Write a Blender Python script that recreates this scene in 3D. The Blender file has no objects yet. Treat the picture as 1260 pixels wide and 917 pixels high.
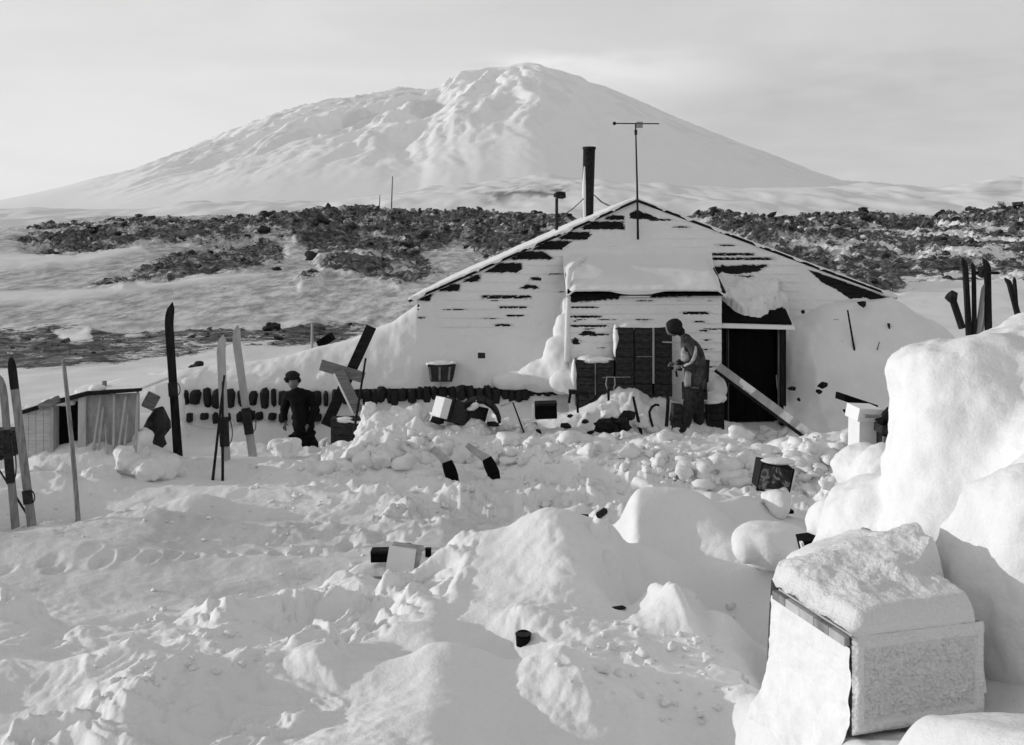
import bpy, bmesh, math, random
import numpy as np
from mathutils import Vector, Matrix
random.seed(7)
rng = np.random.default_rng(11)
S = bpy.context.scene
C = S.collection
R = math.radians

# ------------------------------------------------------------------ camera
CAMZ, F, HY = 3.0, 1300.0, 300.0        # eye height above the yard, focal length and horizon row of the 1260 px wide photo
cam = bpy.data.cameras.new('camera'); co = bpy.data.objects.new('camera', cam); C.objects.link(co); S.camera = co
co.location = (0, 0, CAMZ); co.rotation_euler = (R(90), 0, 0)
cam.sensor_width = 36; cam.lens = 36*F/1260
cam.shift_y = -(458.5-HY)/1260
cam.clip_start = 0.1; cam.clip_end = 120000

def W(px, py, Y):
    return Vector(((px-630)/F*Y, Y, CAMZ-(py-HY)/F*Y))

# ------------------------------------------------------------------ light
SUN_EL, SUN_AZ = 9.0, -80.0             # azimuth from +Y, negative = to the left
sd = Vector((math.sin(R(SUN_AZ))*math.cos(R(SUN_EL)), math.cos(R(SUN_AZ))*math.cos(R(SUN_EL)), math.sin(R(SUN_EL))))
sl = bpy.data.lights.new('sun', 'SUN'); so = bpy.data.objects.new('sun', sl); C.objects.link(so)
sl.energy = 4.5; sl.angle = R(0.6); sl.color = (1, 1, 1)
so.rotation_euler = sd.to_track_quat('Z', 'Y').to_euler()
so.location = sd*50

wd = bpy.data.worlds.new('World'); S.world = wd; wd.use_nodes = True
nt = wd.node_tree; N = nt.nodes; L = nt.links; N.clear()
out = N.new('ShaderNodeOutputWorld'); bg = N.new('ShaderNodeBackground'); bg.inputs[1].default_value = 0.1
sky = N.new('ShaderNodeTexSky'); sky.sky_type = 'NISHITA'; sky.sun_disc = False
sky.sun_elevation = R(SUN_EL); sky.sun_rotation = R(SUN_AZ % 360); sky.air_density = 1.0; sky.dust_density = 1.0
bw = N.new('ShaderNodeRGBToBW'); L.new(sky.outputs[0], bw.inputs[0])
tc = N.new('ShaderNodeTexCoord'); mp = N.new('ShaderNodeMapping'); mp.inputs['Scale'].default_value = (1.6, 1.6, 7)
L.new(tc.outputs['Generated'], mp.inputs[0])
nz = N.new('ShaderNodeTexNoise'); nz.inputs['Scale'].default_value = 1.7; nz.inputs['Detail'].default_value = 6; nz.inputs['Roughness'].default_value = .5
nz.inputs['Distortion'].default_value = .6
L.new(mp.outputs[0], nz.inputs['Vector'])
mr = N.new('ShaderNodeMapRange'); mr.inputs[1].default_value = .35; mr.inputs[2].default_value = .7; mr.inputs[3].default_value = 5.9; mr.inputs[4].default_value = 7.6
L.new(nz.outputs['Fac'], mr.inputs[0])
mx = N.new('ShaderNodeMix'); mx.data_type = 'FLOAT'; mx.inputs[0].default_value = .82
sx_ = N.new('ShaderNodeSeparateXYZ'); L.new(tc.outputs['Generated'], sx_.inputs[0])     # the veil thins out above the horizon haze
ml = N.new('ShaderNodeMapRange'); ml.inputs[1].default_value = .22; ml.inputs[2].default_value = .75; ml.inputs[3].default_value = .92; ml.inputs[4].default_value = .45
L.new(sx_.outputs['Z'], ml.inputs[0]); L.new(ml.outputs[0], mx.inputs[0])
dp = N.new('ShaderNodeVectorMath'); dp.operation = 'DOT_PRODUCT'; dp.inputs[1].default_value = sd; L.new(tc.outputs['Generated'], dp.inputs[0])
ms = N.new('ShaderNodeMath'); ms.operation = 'MULTIPLY_ADD'; ms.inputs[1].default_value = 1.1; L.new(dp.outputs['Value'], ms.inputs[0]); L.new(mr.outputs[0], ms.inputs[2])
L.new(bw.outputs[0], mx.inputs[2]); last = ms.outputs[0]; wn = N.new('ShaderNodeTexNoise'); wn.inputs['Scale'].default_value = 9; wn.inputs['Detail'].default_value = 6; L.new(mp.outputs[0], wn.inputs['Vector'])
for (cpx, cpy, wx2, wy2, amp_) in ((800, 90, 95, 22, 2.6), (640, 76, 34, 8, 2.0), (700, 84, 60, 12, 1.2), (1000, 145, 190, 50, -1.9), (1150, 60, 260, 70, -.5), (130, 170, 240, 60, .6), (420, 92, 160, 9, .7), (60, 60, 200, 60, -.3), (1048, 216, 16, 5, 1.2)):
    dv = Vector(((cpx-630)/F, 1, -(cpy-HY)/F)).normalized(); sc = N.new('ShaderNodeVectorMath'); sc.operation = 'SUBTRACT'; L.new(tc.outputs['Generated'], sc.inputs[0]); sc.inputs[1].default_value = dv
    s2 = N.new('ShaderNodeVectorMath'); s2.operation = 'MULTIPLY'; s2.inputs[1].default_value = (F/wx2, F/wx2, F/wy2); L.new(sc.outputs[0], s2.inputs[0])
    w1 = N.new('ShaderNodeVectorMath'); w1.operation = 'LENGTH'; L.new(s2.outputs[0], w1.inputs[0])
    w2 = N.new('ShaderNodeMath'); w2.operation = 'MULTIPLY_ADD'; w2.inputs[1].default_value = 2.4; w2.inputs[2].default_value = -1.2; L.new(wn.outputs['Fac'], w2.inputs[0])
    w3 = N.new('ShaderNodeMath'); w3.operation = 'ADD'; L.new(w1.outputs['Value'], w3.inputs[0]); L.new(w2.outputs[0], w3.inputs[1])
    w4 = N.new('ShaderNodeMapRange'); w4.interpolation_type = 'SMOOTHSTEP'; w4.inputs[1].default_value = 0; w4.inputs[2].default_value = 1.9; w4.inputs[3].default_value = amp_; w4.inputs[4].default_value = 0; L.new(w3.outputs[0], w4.inputs[0])
    ad = N.new('ShaderNodeMath'); ad.operation = 'ADD'; L.new(last, ad.inputs[0]); L.new(w4.outputs[0], ad.inputs[1]); last = ad.outputs[0]
L.new(last, mx.inputs[3])
L.new(mx.outputs[0], bg.inputs[0]); L.new(bg.outputs[0], out.inputs[0])

S.view_settings.view_transform = 'Standard'; S.view_settings.look = 'None'
S.view_settings.exposure = 0.0; S.cycles.volume_bounces = 6; S.view_settings.gamma = 1.0

# ------------------------------------------------------------------ noise
def _h(ix, iy, iz, seed):
    h = (ix.astype(np.int64)*374761393 + iy.astype(np.int64)*668265263 + iz.astype(np.int64)*2147483647 + seed*1274126177) & 0xffffffff
    h = ((h ^ (h >> 13))*1274126177) & 0xffffffff
    h = ((h ^ (h >> 16))*2246822519) & 0xffffffff
    h = h ^ (h >> 15)
    return (h & 0xffffff)/float(0xffffff)*2-1
def vn2(x, y, seed=0):
    ix = np.floor(x); iy = np.floor(y); fx = x-ix; fy = y-iy
    ux = fx*fx*fx*(fx*(fx*6-15)+10); uy = fy*fy*fy*(fy*(fy*6-15)+10); z = np.zeros_like(ix)
    def g(dx, dy):
        a = _h(ix+dx, iy+dy, z, seed)*math.pi
        return np.cos(a)*(fx-dx)+np.sin(a)*(fy-dy)
    a = g(0, 0); b = g(1, 0); c = g(0, 1); d = g(1, 1)
    return 1.5*((a*(1-ux)+b*ux)*(1-uy)+(c*(1-ux)+d*ux)*uy)
def vn3(x, y, z, seed=0):
    ix = np.floor(x); iy = np.floor(y); iz = np.floor(z); fx = x-ix; fy = y-iy; fz = z-iz
    s = lambda t: t*t*(3-2*t)
    ux, uy, uz = s(fx), s(fy), s(fz); r = 0
    for dx in (0, 1):
        for dy in (0, 1):
            for dz in (0, 1):
                w = (ux if dx else 1-ux)*(uy if dy else 1-uy)*(uz if dz else 1-uz)
                r = r + w*_h(ix+dx, iy+dy, iz+dz, seed)
    return r
def fbm2(x, y, oct=4, seed=0, gain=.5):
    r = 0; a = 1; s = 1
    for k in range(oct):
        r = r+a*vn2(x*s, y*s, seed+k*17); a *= gain; s *= 2.03
    return r
def fbm3(x, y, z, oct=3, seed=0, gain=.5):
    r = 0; a = 1; s = 1
    for k in range(oct):
        r = r+a*vn3(x*s, y*s, z*s, seed+k*17); a *= gain; s *= 2.03
    return r
def sst(a, b, x):
    t = np.clip((x-a)/(b-a), 0, 1); return t*t*(3-2*t)
def inpoly(px, py, poly):
    r = np.zeros(px.shape, bool); n = len(poly); j = n-1
    for i in range(n):
        xi, yi = poly[i]; xj, yj = poly[j]
        if yi != yj:
            c = ((yi > py) != (yj > py)) & (px < (xj-xi)*(py-yi)/(yj-yi)+xi); r ^= c
        j = i
    return r
def softpoly(px, py, poly, w):
    """about 1 inside the outline, falling to 0 over w outside it"""
    ins = inpoly(px, py, poly); d = np.full(px.shape, 1e9); n = len(poly)
    for i in range(n):
        ax, ay = poly[i]; bx, by = poly[(i+1) % n]; dx, dy = bx-ax, by-ay
        t = np.clip(((px-ax)*dx+(py-ay)*dy)/(dx*dx+dy*dy+1e-9), 0, 1)
        d = np.minimum(d, np.hypot(px-ax-t*dx, py-ay-t*dy))
    return np.clip(.5+np.where(ins, d, -d)/w, 0, 1)

# ------------------------------------------------------------------ materials
def mat_nodes(name, rough=.8, spec=.2):
    m = bpy.data.materials.new(name); m.use_nodes = True; n = m.node_tree.nodes; l = m.node_tree.links
    b = n['Principled BSDF']; b.inputs['Roughness'].default_value = rough; b.inputs['Specular IOR Level'].default_value = spec
    return m, n, l, b
def noise(n, l, scale, detail=4, rough=.55, vec=None, dist=0, stretch=None):
    t = n.new('ShaderNodeTexNoise'); t.inputs['Scale'].default_value = scale; t.inputs['Detail'].default_value = detail
    t.inputs['Roughness'].default_value = rough; t.inputs['Distortion'].default_value = dist
    c = n.new('ShaderNodeTexCoord'); src = c.outputs['Object']
    if stretch:
        q = n.new('ShaderNodeMapping'); q.inputs['Scale'].default_value = stretch; l.new(src, q.inputs[0]); src = q.outputs[0]
    l.new(src, t.inputs['Vector']); return t.outputs['Fac']
def ramp(n, l, src, stops):
    r = n.new('ShaderNodeValToRGB'); e = r.color_ramp.elements
    e[0].position, v = stops[0]; e[0].color = (v, v, v, 1)
    e[1].position, v = stops[-1]; e[1].color = (v, v, v, 1)
    for p, v in stops[1:-1]:
        x = e.new(p); x.color = (v, v, v, 1)
    l.new(src, r.inputs[0]); return r.outputs[0]
def bump(n, l, b, h, strength, dist, prev=None):
    u = n.new('ShaderNodeBump'); u.inputs['Strength'].default_value = strength; u.inputs['Distance'].default_value = dist
    l.new(h, u.inputs['Height'])
    if prev: l.new(prev, u.inputs['Normal'])
    l.new(u.outputs[0], b.inputs['Normal']); return u.outputs[0]
def mixf(n, l, f, a, b):
    m = n.new('ShaderNodeMix'); m.data_type = 'RGBA'
    for s, v in ((0, f), (6, a), (7, b)):
        if isinstance(v, (int, float)):
            m.inputs[s].default_value = v if s == 0 else (v, v, v, 1)
        else: l.new(v, m.inputs[s])
    return m.outputs[2]

def snow_mat(name, base=.8, fine=1.0, grain=.012, far=False):
    m, n, l, b = mat_nodes(name, .75, .15)
    a = noise(n, l, .9, 5); c = ramp(n, l, a, [(.3, base*.95), (.7, base*1.03)])
    g = noise(n, l, 55, 3, .7); c2 = mixf(n, l, .18, c, ramp(n, l, g, [(.3, base*.82), (.7, base*1.1)]))
    l.new(c2, b.inputs['Base Color'])
    p = bump(n, l, b, noise(n, l, 6, 5, .6), .25*fine, .035)
    p = bump(n, l, b, noise(n, l, 38, 4, .7), .55*fine, grain*.9, p)
    return m
M_snow = snow_mat('snow')
M_frost = snow_mat('frosted_snow', .78, 1.3, .02)

def ground_mat():
    m, n, l, b = mat_nodes('snow_and_rock', .8, .15)
    at = n.new('ShaderNodeAttribute'); at.attribute_name = 'rock'
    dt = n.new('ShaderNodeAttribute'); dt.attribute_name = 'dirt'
    a = noise(n, l, .9, 5); c = ramp(n, l, a, [(.3, .76), (.7, .83)])
    g = noise(n, l, 55, 3, .7); c2 = mixf(n, l, .18, c, ramp(n, l, g, [(.3, .66), (.7, .88)]))
    # thin snow with grit showing through it
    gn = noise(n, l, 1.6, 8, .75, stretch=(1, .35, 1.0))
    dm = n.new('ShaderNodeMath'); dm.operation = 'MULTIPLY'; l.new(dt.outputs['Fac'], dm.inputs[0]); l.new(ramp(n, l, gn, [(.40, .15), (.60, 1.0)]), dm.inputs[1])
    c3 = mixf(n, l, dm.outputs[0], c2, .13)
    rn = noise(n, l, 2.2, 8, .75); rc = ramp(n, l, rn, [(.34, .012), (.46, .05), (.56, .14), (.68, .38)])
    bk = noise(n, l, 1.3, 9, .8, dist=.4)
    s = n.new('ShaderNodeMath'); s.operation = 'ADD'; l.new(at.outputs['Fac'], s.inputs[0])
    s2 = n.new('ShaderNodeMath'); s2.operation = 'MULTIPLY_ADD'; l.new(bk, s2.inputs[0]); s2.inputs[1].default_value = 2.6; s2.inputs[2].default_value = -1.3
    l.new(s2.outputs[0], s.inputs[1])
    fac = n.new('ShaderNodeMapRange'); fac.inputs[1].default_value = .42; fac.inputs[2].default_value = .58; l.new(s.outputs[0], fac.inputs[0])
    gate = n.new('ShaderNodeMapRange'); gate.inputs[1].default_value = .02; gate.inputs[2].default_value = .12; l.new(at.outputs['Fac'], gate.inputs[0])
    ff = n.new('ShaderNodeMath'); ff.operation = 'MULTIPLY'; l.new(fac.outputs[0], ff.inputs[0]); l.new(gate.outputs[0], ff.inputs[1])
    c4 = mixf(n, l, ff.outputs[0], c3, rc); l.new(c4, b.inputs['Base Color'])
    # wind ripples run across the beaten snow
    w = n.new('ShaderNodeTexWave'); w.inputs['Scale'].default_value = 2.6; w.inputs['Distortion'].default_value = 6; w.inputs['Detail'].default_value = 3
    tc = n.new('ShaderNodeTexCoord'); mp = n.new('ShaderNodeMapping'); mp.inputs['Rotation'].default_value = (0, 0, R(35)); l.new(tc.outputs['Object'], mp.inputs[0]); l.new(mp.outputs[0], w.inputs['Vector'])
    p = bump(n, l, b, w.outputs['Fac'], .10, .012)
    p = bump(n, l, b, noise(n, l, 6, 5, .6), .25, .03, p)
    p = bump(n, l, b, noise(n, l, 38, 4, .7), .5, .010, p)
    return m
M_ground = ground_mat()

def solid(name, lo, hi, scale=8, stretch=None, rough=.8, bs=.3, bd=.01, spec=.2, detail=5):
    m, n, l, b = mat_nodes(name, rough, spec if hi > .15 else min(spec, .08))
    f = noise(n, l, scale, detail, .65, stretch=stretch)
    l.new(ramp(n, l, f, [(.3, lo), (.7, hi)]), b.inputs['Base Color'])
    bump(n, l, b, f, bs, bd); return m
M_rock = solid('lava_rock', .008, .07, 5, rough=.9, bs=.6, bd=.05)
def _dusted():
    m, n, l, b = mat_nodes('snow_dusted_lava', .9, .05); f = noise(n, l, .55, 7, .75)
    l.new(ramp(n, l, f, [(.34, .008), (.45, .04), (.52, .13), (.57, .38), (.64, .72)]), b.inputs['Base Color']); bump(n, l, b, noise(n, l, 4, 5), .5, .05); return m
M_dusted = _dusted()
M_tarred = solid('tarred_board', .005, .028, 6, (.6, 1, 9), bs=.4)
M_board = solid('weathered_board', .10, .26, 5, (.5, 1, 10), bs=.4)
M_pale = solid('pale_wood', .30, .52, 7, (1, 1, .25), bs=.2)
M_paleb = solid('pale_board', .35, .6, 9, (.3, .3, 3), bs=.2)
M_greyw = solid('grey_wood', .12, .32, 10, (3, 3, .5), bs=.3)
M_dark = solid('dark_wood', .006, .028, 9, (3, 3, .5), bs=.3)
M_case = solid('case_wood', .004, .07, 14, (1, 1, 5), bs=.4, detail=8)
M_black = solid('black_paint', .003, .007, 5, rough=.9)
M_iron = solid('iron', .006, .03, 20, rough=.55, spec=.4)
M_tin = solid('dull_tin', .2, .4, 18, rough=.5, spec=.4)
M_cloth = solid('dark_wool', .004, .014, 25, rough=.95, bs=.5, bd=.006)
M_jacket = solid('mottled_jacket', .006, .09, 9, rough=.95, bs=.5, bd=.01)
M_trous = solid('dark_trousers', .012, .045, 20, rough=.95, bs=.5, bd=.01)
M_shirt = solid('light_jersey', .03, .75, 7, rough=.9, bs=.5)
M_skin = solid('skin', .12, .19, 20, rough=.6, bs=.1)
M_hair = solid('fur', .008, .03, 60, rough=.95, bs=.8)
M_leather = solid('leather', .01, .04, 20, rough=.6)
M_canvas = solid('canvas', .22, .42, 10, (1, 1, .4), bs=.4)
M_white = solid('white_board', .7, .78, 5, bs=.1)
M_bale = solid('bale_sacking', .006, .05, 22, (1, 1, .6), bs=.7, bd=.02)
M_rope = solid('rope', .04, .12, 40)
M_sten = solid('faded_stencil', .01, .10, 40)
M_swirl = None
def _sw():
    m, n, l, b = mat_nodes('marbled_print', .6, .2)
    f = noise(n, l, 5, 3, .5, dist=2.5)
    l.new(ramp(n, l, f, [(.35, .015), (.5, .06), (.56, .3), (.62, .08), (.75, .02)]), b.inputs['Base Color']); return m
M_swirl = _sw()

# ------------------------------------------------------------------ object helpers
def props(o, label=None, cat=None, group=None, kind=None):
    if label: o['label'] = label
    if cat: o['category'] = cat
    if group: o['group'] = group
    if kind: o['kind'] = kind
    return o
def thing(name, loc, label, cat, group=None):
    o = bpy.data.objects.new(name, None); C.objects.link(o); o.location = loc; o.empty_display_size = .1
    return props(o, label, cat, group)
def wloc(o):
    v = Vector((0, 0, 0))
    while o is not None:
        v = v+Vector(o.location); o = o.parent
    return v
def link(name, me, parent=None):
    o = bpy.data.objects.new(name, me); C.objects.link(o)
    if parent is not None: o.parent = parent
    return o
def grid_mesh(name, V, nr, nc, mat, attrs=None, smooth=True, flip=False):
    me = bpy.data.meshes.new(name); me.vertices.add(nr*nc); me.vertices.foreach_set('co', V.reshape(-1).astype(np.float32))
    i = np.arange((nr-1)*(nc-1)); r = i//(nc-1); c = i % (nc-1); a = r*nc+c
    q = np.stack([a, a+1, a+nc+1, a+nc], 1)
    if flip: q = q[:, ::-1]
    nq = len(q); me.loops.add(nq*4); me.loops.foreach_set('vertex_index', q.reshape(-1).astype(np.int32))
    me.polygons.add(nq); me.polygons.foreach_set('loop_start', (np.arange(nq)*4).astype(np.int32))
    me.polygons.foreach_set('loop_total', np.full(nq, 4, np.int32))
    me.update(calc_edges=True)
    me.polygons.foreach_set('use_smooth', np.full(nq, smooth, bool))
    for k, v in (attrs or {}).items():
        at = me.attributes.new(k, 'FLOAT', 'POINT'); at.data.foreach_set('value', v.reshape(-1).astype(np.float32))
    me.materials.append(mat); return me

class MB:
    """collects shapes in world space; build() links them as one mesh object"""
    def __init__(s): s.v = []; s.f = []
    def add(s, vs, fs):
        b = len(s.v); s.v += [Vector(p) for p in vs]; s.f += [tuple(i+b for i in f) for f in fs]; return s
    def obox(s, c, ax, ay, az):                  # centre and three half-extent vectors, corners softly chamfered
        c, ax, ay, az = Vector(c), Vector(ax), Vector(ay), Vector(az)
        vs = []; k = min(ax.length, ay.length, az.length)*.12
        fa, fb, fc = 1-k/ax.length, 1-k/ay.length, 1-k/az.length
        for x in (-1, 1):
            for y in (-1, 1):
                for z in (-1, 1):
                    vs += [c+ax*x+ay*y*fb+az*z*fc, c+ax*x*fa+ay*y+az*z*fc, c+ax*x*fa+ay*y*fb+az*z]
        bm = bmesh.new()
        for v in vs: bm.verts.new(v)
        r = bmesh.ops.convex_hull(bm, input=bm.verts)
        bmesh.ops.dissolve_limit(bm, angle_limit=.02, verts=bm.verts, edges=bm.edges)
        bm.verts.index_update(); s.add([v.co.copy() for v in bm.verts], [[v.index for v in f.verts] for f in bm.faces]); bm.free(); return s
    def box(s, c, size, yaw=0, tilt=None):
        M = Matrix.Rotation(yaw, 3, 'Z')
        if tilt: M = M @ Matrix.Rotation(tilt[0], 3, 'X') @ Matrix.Rotation(tilt[1], 3, 'Y')
        return s.obox(c, M @ Vector((size[0]/2, 0, 0)), M @ Vector((0, size[1]/2, 0)), M @ Vector((0, 0, size[2]/2)))
    def beam(s, a, b, w, t, side=(1, 0, 0)):     # w across, t thick; side = direction of the width
        a, b = Vector(a), Vector(b); d = (b-a); n = d.normalized(); sd_ = Vector(side); sd_ = (sd_-n*sd_.dot(n)).normalized(); u = n.cross(sd_)
        return s.obox((a+b)/2, d/2, sd_*w/2, u*t/2)
    def tube(s, pts, rad, n=8, cap=True):
        pts = [Vector(p) for p in pts]
        if isinstance(rad, (int, float)): rad = [rad]*len(pts)
        b = len(s.v); ref = Vector((.3, .9, .2))
        for i, p in enumerate(pts):
            d = (pts[min(i+1, len(pts)-1)]-pts[max(i-1, 0)]).normalized()
            x = d.cross(ref).normalized(); y = d.cross(x)
            for k in range(n):
                a = 2*math.pi*k/n; s.v.append(p+(x*math.cos(a)+y*math.sin(a))*rad[i])
        for i in range(len(pts)-1):
            for k in range(n):
                s.f.append((b+i*n+k, b+i*n+(k+1) % n, b+(i+1)*n+(k+1) % n, b+(i+1)*n+k))
        if cap:
            s.f.append(tuple(b+k for k in range(n))[::-1]); s.f.append(tuple(b+(len(pts)-1)*n+k for k in range(n)))
        return s
    def chunk(s, c, r, sub=1, jag=.35, sq=(1, 1, 1), rnd=random):
        V0, F0 = ICO[sub]; ph = [rnd.uniform(0, 6.28) for _ in range(6)]; M = Matrix.Rotation(rnd.uniform(0, 6.28), 3, 'Z') @ Matrix.Rotation(rnd.uniform(-.5, .5), 3, 'X')
        b = len(s.v)
        for p in V0:
            k = 1+jag*(math.sin(3.1*p.x+ph[0])*math.sin(2.7*p.y+ph[1])+.6*math.sin(5.3*p.z+ph[2]+2*p.x)+.35*rnd.uniform(-1, 1))
            q = M @ Vector((p.x*k*sq[0], p.y*k*sq[1], p.z*k*sq[2])); s.v.append(Vector(c)+q*r)
        s.f += [tuple(i+b for i in f) for f in F0]; return s
    def build(s, name, mat, parent=None, smooth=False, **kw):
        o0 = wloc(parent) if parent is not None else None
        if parent is None and kw.pop('centre', True) and s.v:
            xs = [v.x for v in s.v]; ys = [v.y for v in s.v]; zs = [v.z for v in s.v]
            base = Vector(((min(xs)+max(xs))/2, (min(ys)+max(ys))/2, min(zs)))
        else: base = o0 if o0 is not None else Vector((0, 0, 0))
        me = bpy.data.meshes.new(name); me.from_pydata([v-base for v in s.v], [], s.f); me.update()
        if smooth: me.polygons.foreach_set('use_smooth', [True]*len(me.polygons))
        me.materials.append(mat); o = link(name, me, parent)
        if parent is None: o.location = base
        return props(o, **{k: v for k, v in kw.items() if k in ('label', 'cat', 'group', 'kind')})
ICO = {}
for sub in (1, 2, 3):
    bm = bmesh.new(); bmesh.ops.create_icosphere(bm, subdivisions=sub, radius=1); bm.verts.index_update()
    ICO[sub] = ([v.co.copy() for v in bm.verts], [[v.index for v in f.verts] for f in bm.faces]); bm.free()

def blob(name, balls, mat, voxel=.05, amp=.03, nscale=3, seed=0, smooth=6, parent=None, oct=3, **kw):
    """ellipsoids (centre, radii[, yaw]) fused into one snow body with a worn surface"""
    bm = bmesh.new()
    for b in balls:
        c, r = b[0], b[1]; yaw = b[2] if len(b) > 2 else 0
        M = Matrix.Translation(c) @ Matrix.Rotation(yaw, 4, 'Z') @ Matrix.Diagonal((*r, 1))
        bmesh.ops.create_icosphere(bm, subdivisions=4, radius=1, matrix=M)
    me = bpy.data.meshes.new(name); bm.to_mesh(me); bm.free(); o = bpy.data.objects.new(name, me); C.objects.link(o)
    m = o.modifiers.new('r', 'REMESH'); m.mode = 'VOXEL'; m.voxel_size = voxel
    m = o.modifiers.new('s', 'SMOOTH'); m.iterations = smooth; m.factor = .5
    dg = bpy.context.evaluated_depsgraph_get(); ev = o.evaluated_get(dg); m2 = bpy.data.meshes.new_from_object(ev)
    bpy.data.objects.remove(o); bpy.data.meshes.remove(me)
    n = len(m2.vertices); co_ = np.empty(n*3); m2.vertices.foreach_get('co', co_); co_ = co_.reshape(-1, 3)
    no = np.empty(n*3); m2.vertices.foreach_get('normal', no); no = no.reshape(-1, 3)
    d = fbm3(co_[:, 0]*nscale, co_[:, 1]*nscale, co_[:, 2]*nscale, oct, seed)*amp
    co_ = co_+no*d[:, None]
    base = wloc(parent) if parent is not None else Vector((balls[0][0][0], balls[0][0][1], min(co_[:, 2])))
    co_ = co_-np.array(base)
    m2.vertices.foreach_set('co', co_.reshape(-1)); m2.update(); m2.name = name
    m2.materials.clear(); m2.materials.append(mat); m2.polygons.foreach_set('use_smooth', [True]*len(m2.polygons))
    o = link(name, m2, parent)
    if parent is None: o.location = base
    return props(o, **kw)

# ------------------------------------------------------------------ ground
def pix(x, y, z):
    return 630+x/y*F, HY+(CAMZ-z)/y*F
def mound(x, y, cx, cy, rx, ry, h, rot=0, p=1.5):
    c, s = math.cos(rot), math.sin(rot); dx, dy = x-cx, y-cy; u = (c*dx+s*dy)/rx; v = (-s*dx+c*dy)/ry
    r = np.clip(1-u*u-v*v, 0, 1); return h*r**p
BY = [-30, -4, 0, 1.5, 3, 4.2, 5.0, 6.0, 7.6, 8.3, 8.9, 16, 26, 35, 50, 70, 100, 130, 140, 170, 260]
BZ = [1.2, 1.4, 1.4, 1.25, .95, .62, .50, .36, .24, .20, 0, 0, 0.05, .35, 1.25, 2.5, 4.35, 6.2, 5.9, 3.5, -2]
ROCKS = [
 (1.0, [(20, 290), (60, 282), (150, 275), (260, 270), (400, 262), (700, 262), (700, 282), (640, 290), (560, 285), (430, 290), (300, 296), (180, 300), (120, 310), (60, 314), (20, 304)]),
 (.9, [(112, 350), (160, 338), (200, 315), (235, 300), (300, 288), (352, 298), (350, 328), (300, 335), (200, 345), (150, 356)]),
 (1.0, [(352, 285), (420, 270), (600, 268), (606, 290), (560, 300), (520, 315), (545, 335), (500, 352), (455, 345), (400, 336), (385, 310)]),
 (.8, [(368, 345), (385, 335), (402, 345), (400, 358), (372, 358)]),
 (1.0, [(575, 300), (600, 280), (700, 265), (700, 300), (620, 335), (585, 318)]),
 (.74, [(-400, 405), (110, 403), (230, 402), (330, 404), (380, 396), (470, 388), (460, 405), (400, 428), (300, 455), (220, 466), (120, 458), (-400, 452)]),
 (.80, [(-400, 465), (120, 470), (220, 475), (220, 500), (100, 500), (-400, 500)]),
 (1.15, [(835, 262), (1000, 262), (1260, 264), (1330, 262), (1330, 285), (1200, 283), (1050, 281), (1000, 290), (1070, 330), (1118, 362), (1080, 370), (1000, 345), (920, 300)]),
 (.85, [(1010, 285), (1130, 284), (1330, 284), (1330, 335), (1160, 338), (1100, 345), (1050, 318)]),
 (.7, [(1115, 352), (1150, 344), (1240, 335), (1330, 330), (1330, 340), (1210, 350), (1140, 356)]),
]
BRIGHT = [   # cleaner snow on the gritty slopes; sun-facing ridge streaks painted pale as well
 [(-500, 375), (120, 358), (250, 343), (330, 338), (330, 343), (200, 357), (80, 374), (-500, 395)],
 [(-500, 338), (90, 318), (175, 303), (180, 310), (110, 328), (-500, 358)],
 [(-500, 295), (60, 315), (110, 318), (60, 332), (-500, 335)],
 [(70, 410), (110, 405), (112, 420), (85, 424)],
 [(-500, 470), (60, 455), (230, 440), (330, 432), (400, 420), (330, 455), (230, 470), (120, 476), (-500, 480)],
 [(1090, 372), (1150, 350), (1330, 345), (1330, 420), (1090, 420)],
]
PRINTS = []; _r = random.Random(77)
for (ax_, ay_, bx_, by_, n_) in ((-4.5, 9.6, 3.5, 12.6, 44), (-2.8, 16.0, -1.0, 12.0, 14), (2.8, 15.6, 1.2, 11.2, 16), (-4.2, 13.2, 3.2, 11.8, 26), (-3.4, 5.2, -1.4, 9.4, 12), (-1.2, 9.8, 3.0, 10.2, 14)):
    for k in range(n_):
        t_ = k/n_; PRINTS.append((ax_+(bx_-ax_)*t_+(.14 if k % 2 else -.14)+_r.uniform(-.08, .08), ay_+(by_-ay_)*t_+_r.uniform(-.12, .12), _r.uniform(.02, .05)))
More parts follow.
